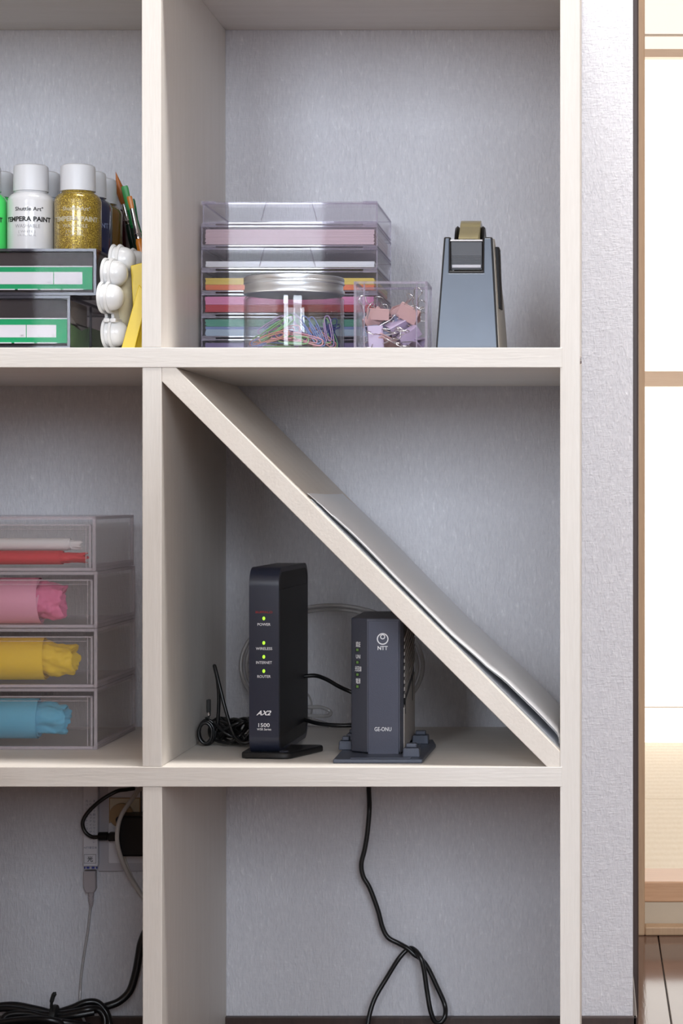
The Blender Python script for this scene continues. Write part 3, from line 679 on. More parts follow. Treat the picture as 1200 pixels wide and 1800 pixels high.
# ------------------------------------------------------------------ upper left bay
# --- clear label cases carrying the paint bottles
LXR = [PX(168.5, .02), PX(122.5, .02)]
CT = PZ(437, .02); C1 = PZ(519, .02); C2 = PZ(523, .02); cl0 = -.66
for q, (xr, z0, z1, lab) in enumerate(((LXR[0], C1, CT, 'upper smoky clear case with green card, paint bottles on its lid'), (LXR[1], SH1+.0003, C1-.0004, 'lower smoky clear case with green card, standing on the shelf'))):
    c = thing('card_case', ((cl0+xr)/2, .12, z0), lab, 'case', 'clear cases with green cards')
    bm = BM(); walls(bm, cl0, xr, .02, .236, z0, z1, .0016, 'fblrdu'); ob('case_shell', bm, 'clear_smoky', c)
    bm = BM(); frame_bars(bm, cl0, xr+.0003, .0197, .2363, z0, z1, .0024)
    box(bm, xr-.0014, xr+.0002, .105, .109, z0+.003, z1-.003)
    ob('rim', bm, 'smoky_edge', c)
    bm = BM(); box(bm, cl0+.003, xr-.0048, .028, .10, z0+.0025, z1-.003); ob('interior_block', bm, 'dark_interior', c)  # dark block stands in for the shade inside the empty case
    bm = BM(); xg = PX(162.3 if q == 0 else 118, .023)
    ga, gb = (468, 509) if q == 0 else (559.5, 603)
    bm = BM(); box(bm, cl0+.003, xg, .0225, .0233, PZ(gb, .023), PZ(ga, .023))
    card = ob('green_card', bm, 'label_green', c)
    wa, wb = (478, 499.5) if q == 0 else (571, 593); wr = 144.5 if q == 0 else 98.5; dv = 94 if q == 0 else 46
    bm = BM(); box(bm, cl0+.004, PX(dv-.7, .022), .0222, .0226, PZ(wb, .022), PZ(wa, .022)); box(bm, PX(dv+.7, .022), PX(wr, .022), .0222, .0226, PZ(wb, .022), PZ(wa, .022))
    box(bm, cl0+.004, PX(162 if q == 0 else 118, .022), .0222, .0226, PZ(ga+1.2, .022), PZ(ga-.6, .022))
    for s_ in range(5): 
        e_ = (146-40*s_) if q == 0 else (100-40*s_); box(bm, PX(e_-35, .022), PX(e_, .022), .0222, .0226, PZ(gb+.6, .022), PZ(gb-1.2, .022))
    ob('white_field', bm, 'label_white', card)
    for body, px in (('081', dv-7.5), ('10', dv+23), ('GL', wr-5)):
        lettering(body, P(px, wb-3.2, .0219), .0024, 'print_grey', card, rot=PI)
    if q == 1:
        bm = BM(); xs = xr-.003
        box(bm, xs-.02, xs, .114, .200, z0+.003, z1-.022); ob('green_pack', bm, 'pack_green', c)
        bm = BM(); box(bm, xr-.0046, xr-.0020, .030, .102, z0+.003, z0+.024); o = ob('green_pack', bm, 'pack_green', c)
        bm = BM(); box(bm, xr-.0047, xr-.0030, .030, .102, z0+.0262, z1-.003); ob('card_side', bm, 'kraft_card', c)
        bm = BM(); prism(bm, [(.030, z0+.0241), (.102, z0+.0241), (.102, z0+.026), (.075, z0+.020), (.030, z0+.031)], 'x', xr-.0050, xr-.0018); ob('pack_flap', bm, 'pack_white', c)

# --- tempera paint bottles
by0 = .056; br = .0217; BZ = CT+.0002
bh = PZ(334, by0-br)-BZ; capz0 = PZ(333.5, by0-.0162)-BZ; capz1 = PZ(286, by0-.0162)-BZ; cr_ = 30.6*K*f_(by0)
def bottle(paint, ink, loc, label, show=True, name=None):
    g = thing('paint_bottle', loc, label, 'paint bottle', 'tempera paint bottles on the clear case')
    bm = BM(); hb = capz0+.001
    lathe(bm, [(br-.0022, 0), (br-.0004, .0007), (br, .0025), (br, hb-.0105), (br-.0008, hb-.0075), (br-.0030, hb-.0045), (cr_-.0010, hb-.0022), (cr_-.0018, hb+.001), (0, hb+.001)], (0,0,0), 56)
    body = ob('bottle_body', bm, paint, g, 35, local=True)
    bm = BM(); rings = lathe(bm, [(cr_-.001, capz0), (cr_, capz0+.0004), (cr_-.0002, capz1-.0035), (cr_-.0008, capz1-.0012), (cr_-.0028, capz1), (0, capz1)], (0,0,0), 56)
    ob('screw_cap', bm, 'cap_plastic', g, 35, local=True)
    if show:
        for body_, zpx, sz, wpx, m_, bo, ctr in (('Shuttle Art°', 366, 7.2, 52, ink[0], .0001, 0), ('TEMPERA PAINT', 384, 8.6, 92, ink[1], .00024, -3), ('WASHABLE', 396.5, 6.6, 46, ink[2], .00002, -3), (ink[3], 407, 4.2, 30, ink[2], 0, -4), ('2 FL OZ / 60 ML', 413, 3.2, 34, ink[2], 0, -4)):
            bm = text_bm(body_, sz*K*1.35, bo, wpx*K)
            zc = PZ(zpx, by0-br)-BZ
            bmesh.ops.subdivide_edges(bm, edges=[e for e in bm.edges if e.calc_length() > .002], cuts=3)
            a0 = math.atan2(loc[0]-0, loc[1]+DC)*-1
            for v in bm.verts:
                a = (v.co.x+ctr*K)/(br+.0001)+0.16-.22*0; v.co = Vector((math.sin(a)*(br+.00012), -math.cos(a)*(br+.00012), zc+v.co.z))
            me = bpy.data.meshes.new('lettering'); bm.to_mesh(me); bm.free(); me.materials.append(M[m_])
            o = bpy.data.objects.new('lettering', me); COL.objects.link(o); o.parent = body
    return g
cx0 = PX(137, by0); pitch = .0440
rows = [[('gold_glitter', 'gold glitter'), ('paint_navy', 'dark navy'), ('paint_ochre', 'ochre brown'), ('paint_maroon', 'dark maroon')],
        [('paint_white', 'white'), ('paint_white', 'second white'), ], [('paint_green', 'bright green'), ('paint_green', 'second green')]]
inkg = ('print_gold', 'print_gold', 'print_gold', '[ GOLD ]'); inkw = ('print_black', 'print_black', 'print_grey', '[ WHITE ]'); inkn = ('print_navy_grey', 'print_navy_grey', 'print_navy_grey', '[ BLUE ]')
place = {('gold glitter'): 'gold glitter tempera paint bottle at the right of the front row', 'dark navy': 'dark navy paint bottle directly behind the gold one', 'ochre brown': 'ochre brown paint bottle, third back in the gold row',
         'dark maroon': 'dark maroon paint bottle at the back, nearest the brushes', 'white': 'white tempera paint bottle in the front row', 'second white': 'paint bottle behind the white one, only its cap showing',
         'bright green': 'bright green paint bottle at the left frame edge', 'second green': 'paint bottle behind the green one, only its cap showing'}
for ci, colm in enumerate(rows):
    for ri, (pm, nm) in enumerate(colm):
        ink = {0: inkg, 1: inkw, 2: inkw}[ci]
        if ci == 0 and ri > 0: ink = inkn
        bottle(pm, ink, (cx0-ci*pitch, by0+ri*.0452+(.0015 if ci == 1 else 0), BZ), place[nm], show=(ri == 0 or (ci == 0 and ri == 1)))

# --- two scalloped palettes leaning on edge
def palette(xoff, label, domes=True):
    yaw = math.radians(10); cz = PZ(537, .066); cyc = .0685; cx = -.4489+.058*math.sin(yaw)+xoff
    g = thing('paint_palette', (cx, cyc, cz), label, 'palette', 'white plastic palettes on edge')
    g.rotation_euler = (0, 0, -yaw)
    ro = .0440; angs = [-40, 5, 37, 69, 111, 143, 175, 220]; lr = .0148
    def rad(th):
        r_ = .0405
        for a in angs:
            d = th-math.radians(a); c_, s_ = math.cos(d), math.sin(d)
            q = lr*lr-ro*ro*s_*s_
            if q > 0 and c_ > 0: r_ = max(r_, ro*c_+math.sqrt(q))
        return r_
    N = 160; bm = BM(); A = []; B = []; C_ = []; D_ = []
    for i in range(N):
        th = 2*PI*i/N; r_ = rad(th); u, v = -math.cos(th), math.sin(th)   # theta 0 points to the camera side
        A.append(bm.verts.new((-.0016, u*r_, v*r_))); B.append(bm.verts.new((-.0004, u*(r_-.0012), v*(r_-.0012))))
        C_.append(bm.verts.new((.0004, u*(r_-.0016), v*(r_-.0016)))); D_.append(bm.verts.new((-.0020, u*(r_-.0006), v*(r_-.0006))))
    bm.faces.new(C_); 
    for i in range(N):
        j_ = (i+1) % N
        bm.faces.new((A[i], A[j_], C_[j_], C_[i])); bm.faces.new((D_[i], D_[j_], A[j_], A[i])); bm.faces.new((B[i], B[j_], D_[j_], D_[i]))
    bm.faces.new(B[::-1])
    ob('plate', bm, 'palette_plastic', g, 50, local=True)
    for a in angs:
        bm = BM(); th = math.radians(a); c0 = (0, -math.cos(th)*ro, math.sin(th)*ro); pr = []
        for q in range(9):
            t_ = PI/2*q/8; pr.append((.0122*math.cos(t_)**.8 if q < 8 else 0, .0002+.0120*math.sin(t_)))
        lathe(bm, pr, c0, 32, 'x'); ob('well', bm, 'palette_plastic', g, 60, local=True)
    bm = BM(); pr = [(.0270*math.cos(PI/2*q/8)**.5 if q < 8 else 0, .0002+.0085*math.sin(PI/2*q/8)) for q in range(9)]
    lathe(bm, pr, (0, 0, 0), 48, 'x'); ob('centre_well', bm, 'palette_centre', g, 60, local=True)
    bm = BM(); box(bm, 0, .006, -math.cos(math.radians(-20))*.050, -.030, -.0190, -.0150); ob('grip_bar', bm, 'palette_plastic', g, local=True, bevel=.0015)
palette(0.0, 'left one of two nested white palettes standing on edge beside the cases')
palette(0.0060, 'right one of two nested white palettes on edge, its round wells facing the divider')

# --- brushes and yellow strips between the palettes and the divider
def brush(name, tip, low, wtip, kind, cols, label, Lt, Lf, hr=.0030):
    a, b = Vector(tip), Vector(low); d = (b-a).normalized(); side = d.cross(Vector((0,1,0))).normalized()
    g = thing('paint_brush', b, label, 'paint brush', 'paint brushes leaning on the divider')
    bm = BM(); p1 = a+d*Lt
    if kind == 'round': prof = [(0, .0003), (.2, .35), (.45, .8), (.65, 1.0), (.85, .8), (1, .62)]
    else: prof = [(0, .85), (.1, 1.0), (.5, .95), (1, .8)]
    rr = []; n = 14
    for (t_, k_) in prof:
        c_ = a+d*(Lt*t_)
        th = k_*wtip/2; ty = th*(.9 if kind == 'round' else .35)
        rr.append([bm.verts.new(c_+side*th*math.cos(2*PI*i/n)+Vector((0,1,0))*ty*math.sin(2*PI*i/n)) for i in range(n)])
    for A_, B_ in zip(rr, rr[1:]):
        for i in range(n): bm.faces.new((A_[i], A_[(i+1) % n], B_[(i+1) % n], B_[i]))
    bm.faces.new(rr[0]); bm.faces.new(rr[-1][::-1])
    ob('bristles', bm, cols[0], g, 60)
    bm = BM(); p2 = p1+d*Lf; w2 = wtip/2*(.62 if kind == 'round' else .80)
    rr = []
    for (t_, k1, k2) in ((0, w2, w2*(.9 if kind == 'round' else .4)), (.55, (w2+hr)/2, (w2*.5+hr)/2), (.8, hr*1.02, hr*1.02), (.84, hr*1.25, hr*1.25), (.88, hr, hr), (1, hr, hr)):
        c_ = p1+d*(Lf*t_); rr.append([bm.verts.new(c_+side*k1*math.cos(2*PI*i/n)+Vector((0,1,0))*k2*math.sin(2*PI*i/n)) for i in range(n)])
    for A_, B_ in zip(rr, rr[1:]):
        for i in range(n): bm.faces.new((A_[i], A_[(i+1) % n], B_[(i+1) % n], B_[i]))
    bm.faces.new(rr[0]); bm.faces.new(rr[-1][::-1]); ob('ferrule', bm, cols[1], g, 50)
    bm = BM(); L = (b-p2).length
    tube(bm, [p2, p2+d*L*.2, p2+d*L*.5, b], hr, 12, sub=4, rads=[hr*.9, hr*1.25, hr*1.35, hr*1.2, hr, hr*.85, hr*.7]); ob('handle', bm, cols[2], g, 60)
brush('a', P(203, 301, .170), P(279, 612, .190), .0082, 'round', ('brush_amber', 'chrome', 'handle_dark'), 'brush with a pointed amber round tip, rearmost of the brushes', .033, .02)
brush('b', P(218.5, 327, .150), P(284, 618, .150), .0070, 'flat', ('brush_green', 'handle_green', 'handle_dark'), 'brush with a flat green tip, between two orange tips', .024, .018)
brush('d', P(231, 350, .165), P(282, 612, .180), .0064, 'flat', ('handle_green', 'handle_green', 'handle_green'), 'green handled brush at the far right, mostly behind the divider', .02, .02, .0045)
brush('c', P(227, 345, .120), P(289, 624, .115), .0052, 'flat', ('brush_orange', 'chrome', 'brush_orange'), 'small flat orange brush with a silver ferrule, nearest of the brushes', .012, .030, .0030)
def strip(pts, Y0, Y1, label):
    """flat strip given by four photograph corners with separate depth top and bottom"""
    bm = BM(); v = [P(px, py, Y0 if i < 2 else Y1) for i, (px, py) in enumerate(pts)]
    A = [bm.verts.new(p) for p in v]; B = [bm.verts.new(p+Vector((0, .0022, 0))) for p in v]
    bm.faces.new(A); bm.faces.new(B[::-1])
    for i in range(4): bm.faces.new((A[i], A[(i+1) % 4], B[(i+1) % 4], B[i]))
    tag(ob('plastic_strip', bm, 'yellow_plastic', None, bevel=.0006), label, 'strip', 'yellow plastic strips beside the divider')
strip([(229.5, 467), (252, 461), (256, 618), (238, 618)], .046, .040, 'upright yellow plastic strip behind the slanting one')
strip([(244, 500), (260, 520), (236.5, 612.5), (213, 612.5)], .022, .018, 'slanting yellow plastic strip leaning against the divider')
strip([(252, 560), (270, 560), (257, 614), (238, 614)], .034, .030, 'short yellow plastic strip low in the corner by the divider')

# ------------------------------------------------------------------ middle left bay: clear drawers with tissue rolls
DY0, DY1 = .134, .312; DZ = SH2+.0002
dX1 = PX(170, DY0); dX0 = -.70
ys = [1318, 1210, 1105, 1005, 908]
nm = ['lowest clear drawer box, holding a blue tissue roll', 'second clear drawer box from the bottom, holding a yellow tissue roll', 'third clear drawer box from the bottom, holding a pink tissue roll', 'topmost clear drawer box, holding white and red tissue']
DL = []
for q in range(4):
    z0 = PZ(ys[q], DY0)+(.0006 if q else 0); z1 = PZ(ys[q+1], DY0)
    if q == 0: z0 = DZ
    g = thing('drawer_box', ((dX0+dX1)/2, .22, z0), nm[q], 'drawer', 'stacked clear drawer boxes'); DL.append((z0, z1))
    xr = dX1-(.0015 if q in (3,) else 0)
    bm = BM(); walls(bm, dX0, xr, DY0, DY1, z0, z1, .0018, 'blrdu'); ob('housing', bm, 'frosted_plastic', g)
    bm = BM(); frame_bars(bm, dX0, xr+.0003, DY0-.0003, DY1+.0003, z0, z1, .0030)
    box(bm, xr-.0016, xr+.0004, DY0+.004, DY1-.003, z0+.0035, z0+.0062)
    ob('housing_rim', bm, 'frosted_edge', g)
    a0, a1 = z0+.0036, z1-.0075; xr2 = xr-.0042
    bm = BM(); walls(bm, dX0+.004, xr2, DY0+.001, DY1-.004, a0-.003, a1, .0016, 'fbrd'); dr = ob('drawer', bm, 'frosted_plastic', g)
    bm = BM()
    for (u0, u1, w0, w1) in ((dX0+.004, xr2, a1-.0012, a1), (dX0+.004, xr2, a0-.003, a0-.0005), (xr2-.0018, xr2, a0, a1), (xr2-.0052, xr2-.0045, a0, a1), (dX0+.004, xr2-.004, a1-.005, a1-.0045)): box(bm, u0, u1, DY0+.0002, DY0+.0020, w0, w1)
    ob('drawer_rim', bm, 'frosted_edge', dr)
def roll(px1, pyt, pyb, pxt, m, label, Yc=.175, m2=None, flat=1.0, seed=0, tail=None):
    """tissue roll: smooth wrapped part up to px1, crumpled end up to pxt"""
    rz = (PZ(pyt, Yc-.02)-PZ(pyb, Yc-.02))/2; zc = (PZ(pyt, Yc-.02)+PZ(pyb, Yc-.02))/2; ry_ = rz*flat
    g = thing('tissue_roll', (-.6, Yc, zc-rz), label, 'tissue roll', 'tissue rolls in the clear drawers'); rn = random.Random(seed)
    x0 = -.68; x1 = PX(px1, Yc-.02)
    bm = BM(); N = 44; A = []
    turns = [(1.0, x1), (.90, x1+.0015), (.80, x1-.001)]
    pts_out = []
    # spiral section swept along x, given thickness
    NS = 100; grid = []
    for i in range(NS+1):
        th = -2.2+i/NS*2*PI*2.4; rr = 1-.17*i/NS
        yy = Yc-math.cos(th)*ry_*rr; zz = zc+math.sin(th)*rz*rr
        xe = x1+.0025*math.sin(th*1.3+seed)*(.4+.6*i/NS)
        grid.append([Vector((x0, yy, zz)), Vector(((x0+xe)/2, yy, zz)), Vector((xe, yy, zz))])
    sheet(bm, grid, .0004); ob('wrapped_sheet', bm, m2 or m, g, 50)
    bm = BM(); x2 = PX(pxt, Yc-.01); rows_ = []
    MS = 26; N = 56
    for a in range(MS+1):
        t_ = a/MS; X = (x1-.02)*(1-t_)+x2*t_; row = []
        for i in range(N):
            th = 2*PI*i/N; nz = noise.noise(Vector((math.cos(th)*1.6+seed*7, math.sin(th)*1.6, t_*3.2)))*.26*min(1, t_*2.4)+noise.noise(Vector((math.cos(th)*5+seed*3, math.sin(th)*5, t_*9)))*.10*min(1, t_*2.4)
            rr = (.78-(.10*t_))*(1+nz); 
            if a == MS: rr *= .9
            row.append(bm.verts.new((X+.004*nz*t_*4, Yc-math.cos(th)*ry_*rr, zc+max(-rz*.98, math.sin(th)*rz*rr-(.06*rz*t_)))))
        rows_.append(row)
    for A_, B_ in zip(rows_, rows_[1:]):
        for i in range(N): bm.faces.new((A_[i], A_[(i+1) % N], B_[(i+1) % N], B_[i]))
    # folded-in mouth
    prev = rows_[-1]
    for k_, (sc, dx) in enumerate(((.72, -.003), (.45, -.008), (.15, -.010))):
        row = [bm.verts.new((v.co.x+dx+.002*noise.noise(v.co*300), Yc+(v.co.y-Yc)*sc, zc+(v.co.z-zc)*sc)) for v in rows_[-1]]
        for i in range(N): bm.faces.new((prev[i], prev[(i+1) % N], row[(i+1) % N], row[i]))
        prev = row
    bm.faces.new(prev); ob('crumpled_end', bm, m, g, 70)
    return g
roll(60, 1229, 1302, 114, 'tissue_blue', 'blue tissue roll in the lowest clear drawer box', seed=1)
roll(72, 1121, 1198, 128, 'tissue_yellow', 'yellow tissue roll in the second clear drawer box from the bottom', seed=2)
roll(64, 1015, 1098, 108, 'tissue_pink', 'pink tissue roll in the third clear drawer box from the bottom', seed=3, m2='tissue_pink_light')
roll(100, 968, 993.5, 147, 'tissue_red', 'thin red tissue roll in the topmost clear drawer box', seed=4, flat=1.4, Yc=.172)
roll(113, 946, 968.5, 138, 'tissue_white', 'thin white tissue roll lying on the red one in the top drawer box', seed=5, Yc=.182)

# ------------------------------------------------------------------ router
RY = .060; zs = SH2+.0002
rx_ = PX(463.8, RY); yaw = math.radians(-2.2)
r_ = thing('wifi_router', (rx_, RY, zs), 'tall slim black router with green indicator lights, left device under the diagonal board', 'router', rz=yaw)
RW = 25.6*K*f_(RY); RH = PZ(999, RY)-zs; RD = .162
def rounded_side(y0, y1, z0, z1, r, n=8): return rrect(y0, y1, z0, z1, r, n)
bm = BM(); prism(bm, rounded_side(0, RD, .004, RH, .017), 'x', -RW, RW); ob('casing', bm, 'router_side', r_, 40, local=True, bevel=.0012)
# front bezel band wrapping over the top
prof = rounded_side(-.0006, RD+.0004, .0034, RH+.0006, .0175, 8); inner = rounded_side(.004, RD-.004, .008, RH-.004, .014, 8)
bm = BM(); n = len(prof)
for sgn in (-1, 1): pass
O0 = [bm.verts.new((-RW-.0003, y, z)) for y, z in prof]; O1 = [bm.verts.new((RW+.0003, y, z)) for y, z in prof]
I0 = [bm.verts.new((-RW-.0003, y, z)) for y, z in inner]; I1 = [bm.verts.new((RW+.0003, y, z)) for y, z in inner]
for i in range(n):
    k_ = (i+1) % n
    bm.faces.new((O0[i], O0[k_], O1[k_], O1[i])); bm.faces.new((O0[i], I0[i], I0[k_], O0[k_])); bm.faces.new((O1[i], O1[k_], I1[k_], I1[i])); bm.faces.new((I0[i], I1[i], I1[k_], I0[k_]))
ob('bezel', bm, 'router_front', r_, 40, local=True)
bm = BM(); box(bm, RW-.0001, RW+.0006, .004, RD-.004, .02, RH-.02); ob('side_panel', bm, 'router_side', r_, local=True, bevel=.0004)
# foot
bm = BM(); sx0, sx1 = -.0222, .0335
pf = [(-.0222, .012), (-.0218, .004), (-.018, .000), (.017, -.004), (.0225, -.003), (.026, .001), (.0455, .060), (.0440, .066), (.038, .068), (-.010, .068), (-.0222, .062)]
prism(bm, pf, 'z', 0, .0058); ob('foot', bm, 'router_side', r_, 40, local=True, bevel=.0015)
bm = BM(); lathe(bm, [(.0, 0), (.004, 0), (.0045, .0008), (.004, .0012)][1:], (.0175, .006, .0055), 20, 'z'); ob('foot_marker', bm, 'onu_shell', r_, 40, local=True)
def rz(py): return PZ(py, RY)-zs
for py in (1087, 1130, 1154.5, 1179.5):
    bm = BM(); lathe(bm, [(.00125, -.0012), (.00125, -.0004), (.0008, -.0002)], (0, 0, 0), 16, 'y')
    for v in bm.verts: v.co.z = v.co.z*1.35+rz(py); v.co.y -= .0
    ob('indicator_light', bm, 'led_green', r_, 40, local=True)
for body, py, wp, sz, m_, bo in (('BUFFALO', 1076, 30, 4.2, 'print_red', .0001), ('POWER', 1097.5, 23, 5.2, 'print_white', .00003), ('WIRELESS', 1140, 29, 5.2, 'print_white', .00003), ('INTERNET', 1164.5, 28, 5.2, 'print_white', .00003), ('ROUTER', 1189, 23.5, 5.2, 'print_white', .00003), ('1500', 1274.5, 20, 7.5, 'print_white', .00004), ('WSR Series', 1281.8, 25, 4.2, 'print_white', .00001)):
    lettering(body, (0.0002, -.0009, rz(py)), sz*K*1.32, m_, r_, width=wp*K*f_(RY), bold=bo, local=True)
o = lettering('AX2', (0.0004, -.0009, rz(1253)), 8.2*K*1.42, 'print_white', r_, width=25*K, bold=.00016, local=True)
for v in o.data.vertices: v.co.x += (v.co.z-rz(1253))*.45

# ------------------------------------------------------------------ optical network unit
OY = .065
g = thing('network_unit', (PX(662, OY), OY+.06, zs), 'dark grey network box with slatted side in a stand, right device under the diagonal board', 'network box')
zo0 = zs+.0048; zo1 = PZ(1087, OY)
xa, xb, xc, xd = PX(617, OY+.013), PX(645, OY), PX(704, OY), PX(708.5, OY+.004)
foot = [(xa, OY+.013), (xb, OY), (xc, OY), (xd, OY+.004), (xd, OY+.128), (xa, OY+.128)]
bm = BM(); prism(bm, foot, 'z', zo0, zo1); ob('casing', bm, 'onu_shell', g, bevel=.0014)
bm = BM(); box(bm, PX(646.5, OY), PX(701, OY), OY-.0007, OY+.002, PZ(1330, OY), PZ(1091.5, OY)); ob('front_panel', bm, 'onu_panel', g, bevel=.0005)
bm = BM(); box(bm, PX(703.2, OY), PX(704.2, OY), OY-.0003, OY+.001, PZ(1331, OY), PZ(1090, OY)); ob('panel_groove', bm, 'black_plastic', g)
# slatted side
bm = BM(); box(bm, xd-.0005, xd+.0003, OY+.008, OY+.126, PZ(1240, OY), zo1-.003); ob('vent_recess', bm, 'black_plastic', g)
bm = BM()
for cI in range(2):
    ya, yb = (OY+.008, OY+.064) if cI == 0 else (OY+.069, OY+.126)
    for q in range(13 if cI == 0 else 11):
        zz = zo1-.009-q*.0066+(0 if cI == 0 else .013)
        zb2 = zz+(.013 if cI == 0 else .013)
        if zz < PZ(1238, OY): continue
        if zb2+.003 > zo1-.001: continue
        prism(bm, [(ya, zz), (yb, zb2), (yb, zb2+.0034), (ya, zz+.0034)], 'x', xd-.0001, xd+.0012)
ob('vent_slats', bm, 'onu_grey', g)
bm = BM(); prism(bm, [(OY+.006, PZ(1245, OY)), (OY+.127, PZ(1245, OY)+.024), (OY+.127, zo0+.003), (OY+.006, zo0+.003)], 'x', xd-.0002, xd+.0010); sp = ob('side_cover', bm, 'onu_grey', g, bevel=.0004)
bm = BM(); box(bm, xd+.0009, xd+.0013, OY+.014, OY+.018, zo0+.035, zo0+.055); box(bm, xd+.0009, xd+.0013, OY+.095, OY+.099, zo0+.04, zo0+.065); ob('slot', bm, 'black_plastic', sp)
# logo and letters
def ring2d(cx, cz, R, w, y, n=40, a0=0, a1=2*PI, squash=1):
    bm = BM(); A = []; B = []
    for i in range(n+1):
        a = a0+(a1-a0)*i/n; A.append((cx+R*math.cos(a), cz+R*math.sin(a)*squash)); B.append((cx+(R-w)*math.cos(a), cz+(R-w)*math.sin(a)*squash))
    VA = [bm.verts.new((p[0], y, p[1])) for p in A]; VB = [bm.verts.new((p[0], y, p[1])) for p in B]
    for i in range(n): bm.faces.new((VA[i], VA[i+1], VB[i+1], VB[i]))
    return bm
yl = OY-.0010; lx, lz = PX(672.5, OY), PZ(1123, OY); R_ = 10.6*K
bm = ring2d(lx, lz, R_, 2.1*K, yl); 
b2 = ring2d(lx, lz+3.9*K, 4.7*K, 1.8*K, yl-.00005, 28); me_ = bpy.data.meshes.new('t'); b2.to_mesh(me_); b2.free(); bm.from_mesh(me_); bpy.data.meshes.remove(me_)
ob('emblem', bm, 'print_white', g)
lettering('NTT', (lx, yl, PZ(1139, OY)), 7.0*K*1.4, 'print_white', g, width=18.5*K, bold=.00014)
lettering('GE-ONU', (PX(673, OY), yl, PZ(1281.5, OY)), 7.4*K*1.4, 'print_white', g, width=30.5*K, bold=.00003)
ya2 = math.atan2(-.013, xb-xa)
def onpl(px, py):
    t_ = (px-617)/(645-617); Y = OY+.013*(1-t_); v = P(px, py, Y); v.y -= .0009; return v
for body, py, wp, sz in (('認証', 1132.5, 11.5, 9), ('UNI', 1154, 11, 8.5), ('光回線', 1175.5, 16.5, 9), ('電源', 1197, 11.5, 9)):
    lettering(body, onpl(629.5, py), sz*K*1.15, 'print_white', g, width=wp*K, bold=.00006, yaw=ya2)
for py in (1142, 1164, 1185.5, 1206.5):
    v = onpl(629, py); bm = BM(); box(bm, v.x-.0022, v.x+.0019, v.y-.0004, v.y+.003, v.z-.0016, v.z+.0016); hs = ob('light_window', bm, 'black_plastic', g)
    bm = BM(); box(bm, v.x-.0014, v.x+.0006, v.y-.0009, v.y-.0001, v.z-.0011, v.z+.0011); ob('indicator_light', bm, 'led_dim', hs)
# stand
sp = thing('device_stand', (PX(664, .03), .09, SH2), 'dark grey plastic stand with stepped clips holding the network box', 'stand')
bm = BM(); prism(bm, [(PX(585, .025), .025), (PX(742, .025), .025), (PX(742, .025)+.0035, .15), (PX(742, .025)-.002, .19), (PX(585, .025)+.003, .19), (PX(585, .025)-.0005, .14)], 'z', SH2+.0002, SH2+.0038); ob('base_plate', bm, 'onu_stand', sp, bevel=.0008)
bm = BM(); box(bm, PX(615, .03), PX(722, .03), .030, .040, SH2+.0036, SH2+.0046); box(bm, PX(615, .03), PX(722, .03), .040, .188, SH2+.0034, SH2+.0042); ob('raised_bed', bm, 'onu_stand', sp, bevel=.0005)
for (x0, x1, Y) in ((xd+.0015, xd+.0175, .042), (xd+.0015, xd+.0175, .150), (xa-.0145, xa-.0015, .100), (xa-.0145, xa-.0015, .165)):
    bm = BM(); zb = SH2+.0036
    prism(bm, [(x0, zb), (x0+.0005, zb+.0075), (x0+.001, zb+.0085), (x1-.001, zb+.0085), (x1-.0005, zb+.0075), (x1, zb)], 'y', Y, Y+.016)
    cI = ob('clip_block', bm, 'onu_stand', sp, bevel=.0008)
    bm = BM(); box(bm, x0+.003, x1-.003, Y+.003, Y+.012, zb+.0085, zb+.0125); ob('clip_tooth', bm, 'onu_stand', cI, bevel=.001)

# ------------------------------------------------------------------ loose sheets on the diagonal board
def hprof(x):   # height of the front edge of the paper above the board, by photograph x
    ks = [(533, 1.6), (560, 3.2), (621, 4.6), (700, 3.6), (780, 3.2), (840, 5.5), (880, 8.5), (930, 9.0), (984, 8.2)]
    for (a, ha), (b, hb) in zip(ks, ks[1:]):
        if x <= b: t_ = (x-a)/(b-a); t_ = t_*t_*(3-2*t_); return (ha+(hb-ha)*t_)*.001
    return ks[-1][1]*.001
NS = 7
tops = [552, 541, 533, 560, 548, 571, 575]
for s_ in range(NS):
    bm = BM(); grid = []; pxs = [tops[s_]+((983 if s_ < 5 else 976)-tops[s_])*i/40 for i in range(41)]
    y0, y1 = .012+.0015*(s_ % 3), .305+.004*(s_ % 2)-.012*(s_ > 4)
    lift = [0.0, .06, .86, .90, .94, .97, 1.0][s_]; fade = .0
    for px in pxs:
        X = PX(px); hh = hprof(px)*lift+.00010+s_*.00018
        row = []
        for jj in range(7):
            t_ = jj/6; h2 = hh*(1-.35*t_)+.0006*math.sin(t_*5+s_)*lift
            row.append(Vector((X+h2*.707, y0+(y1-y0)*t_, UP(X)+h2*.707)))
        grid.append(row)
    # keep clear of the right upright
    for row in grid:
        for v in row: v.x = min(v.x, R0-.0004-.0002*s_)
    sheet(bm, grid, .00012)
    lab = '%s white paper sheet in the thin stack on the diagonal board' % ['lowest, board hugging', 'second lowest', 'third lowest, highest reaching', 'middle', 'third topmost', 'second topmost', 'topmost'][s_]
    tag(ob('paper_sheet', bm, 'sheet_paper', None, 50), lab, 'paper', 'white sheets on the diagonal board')

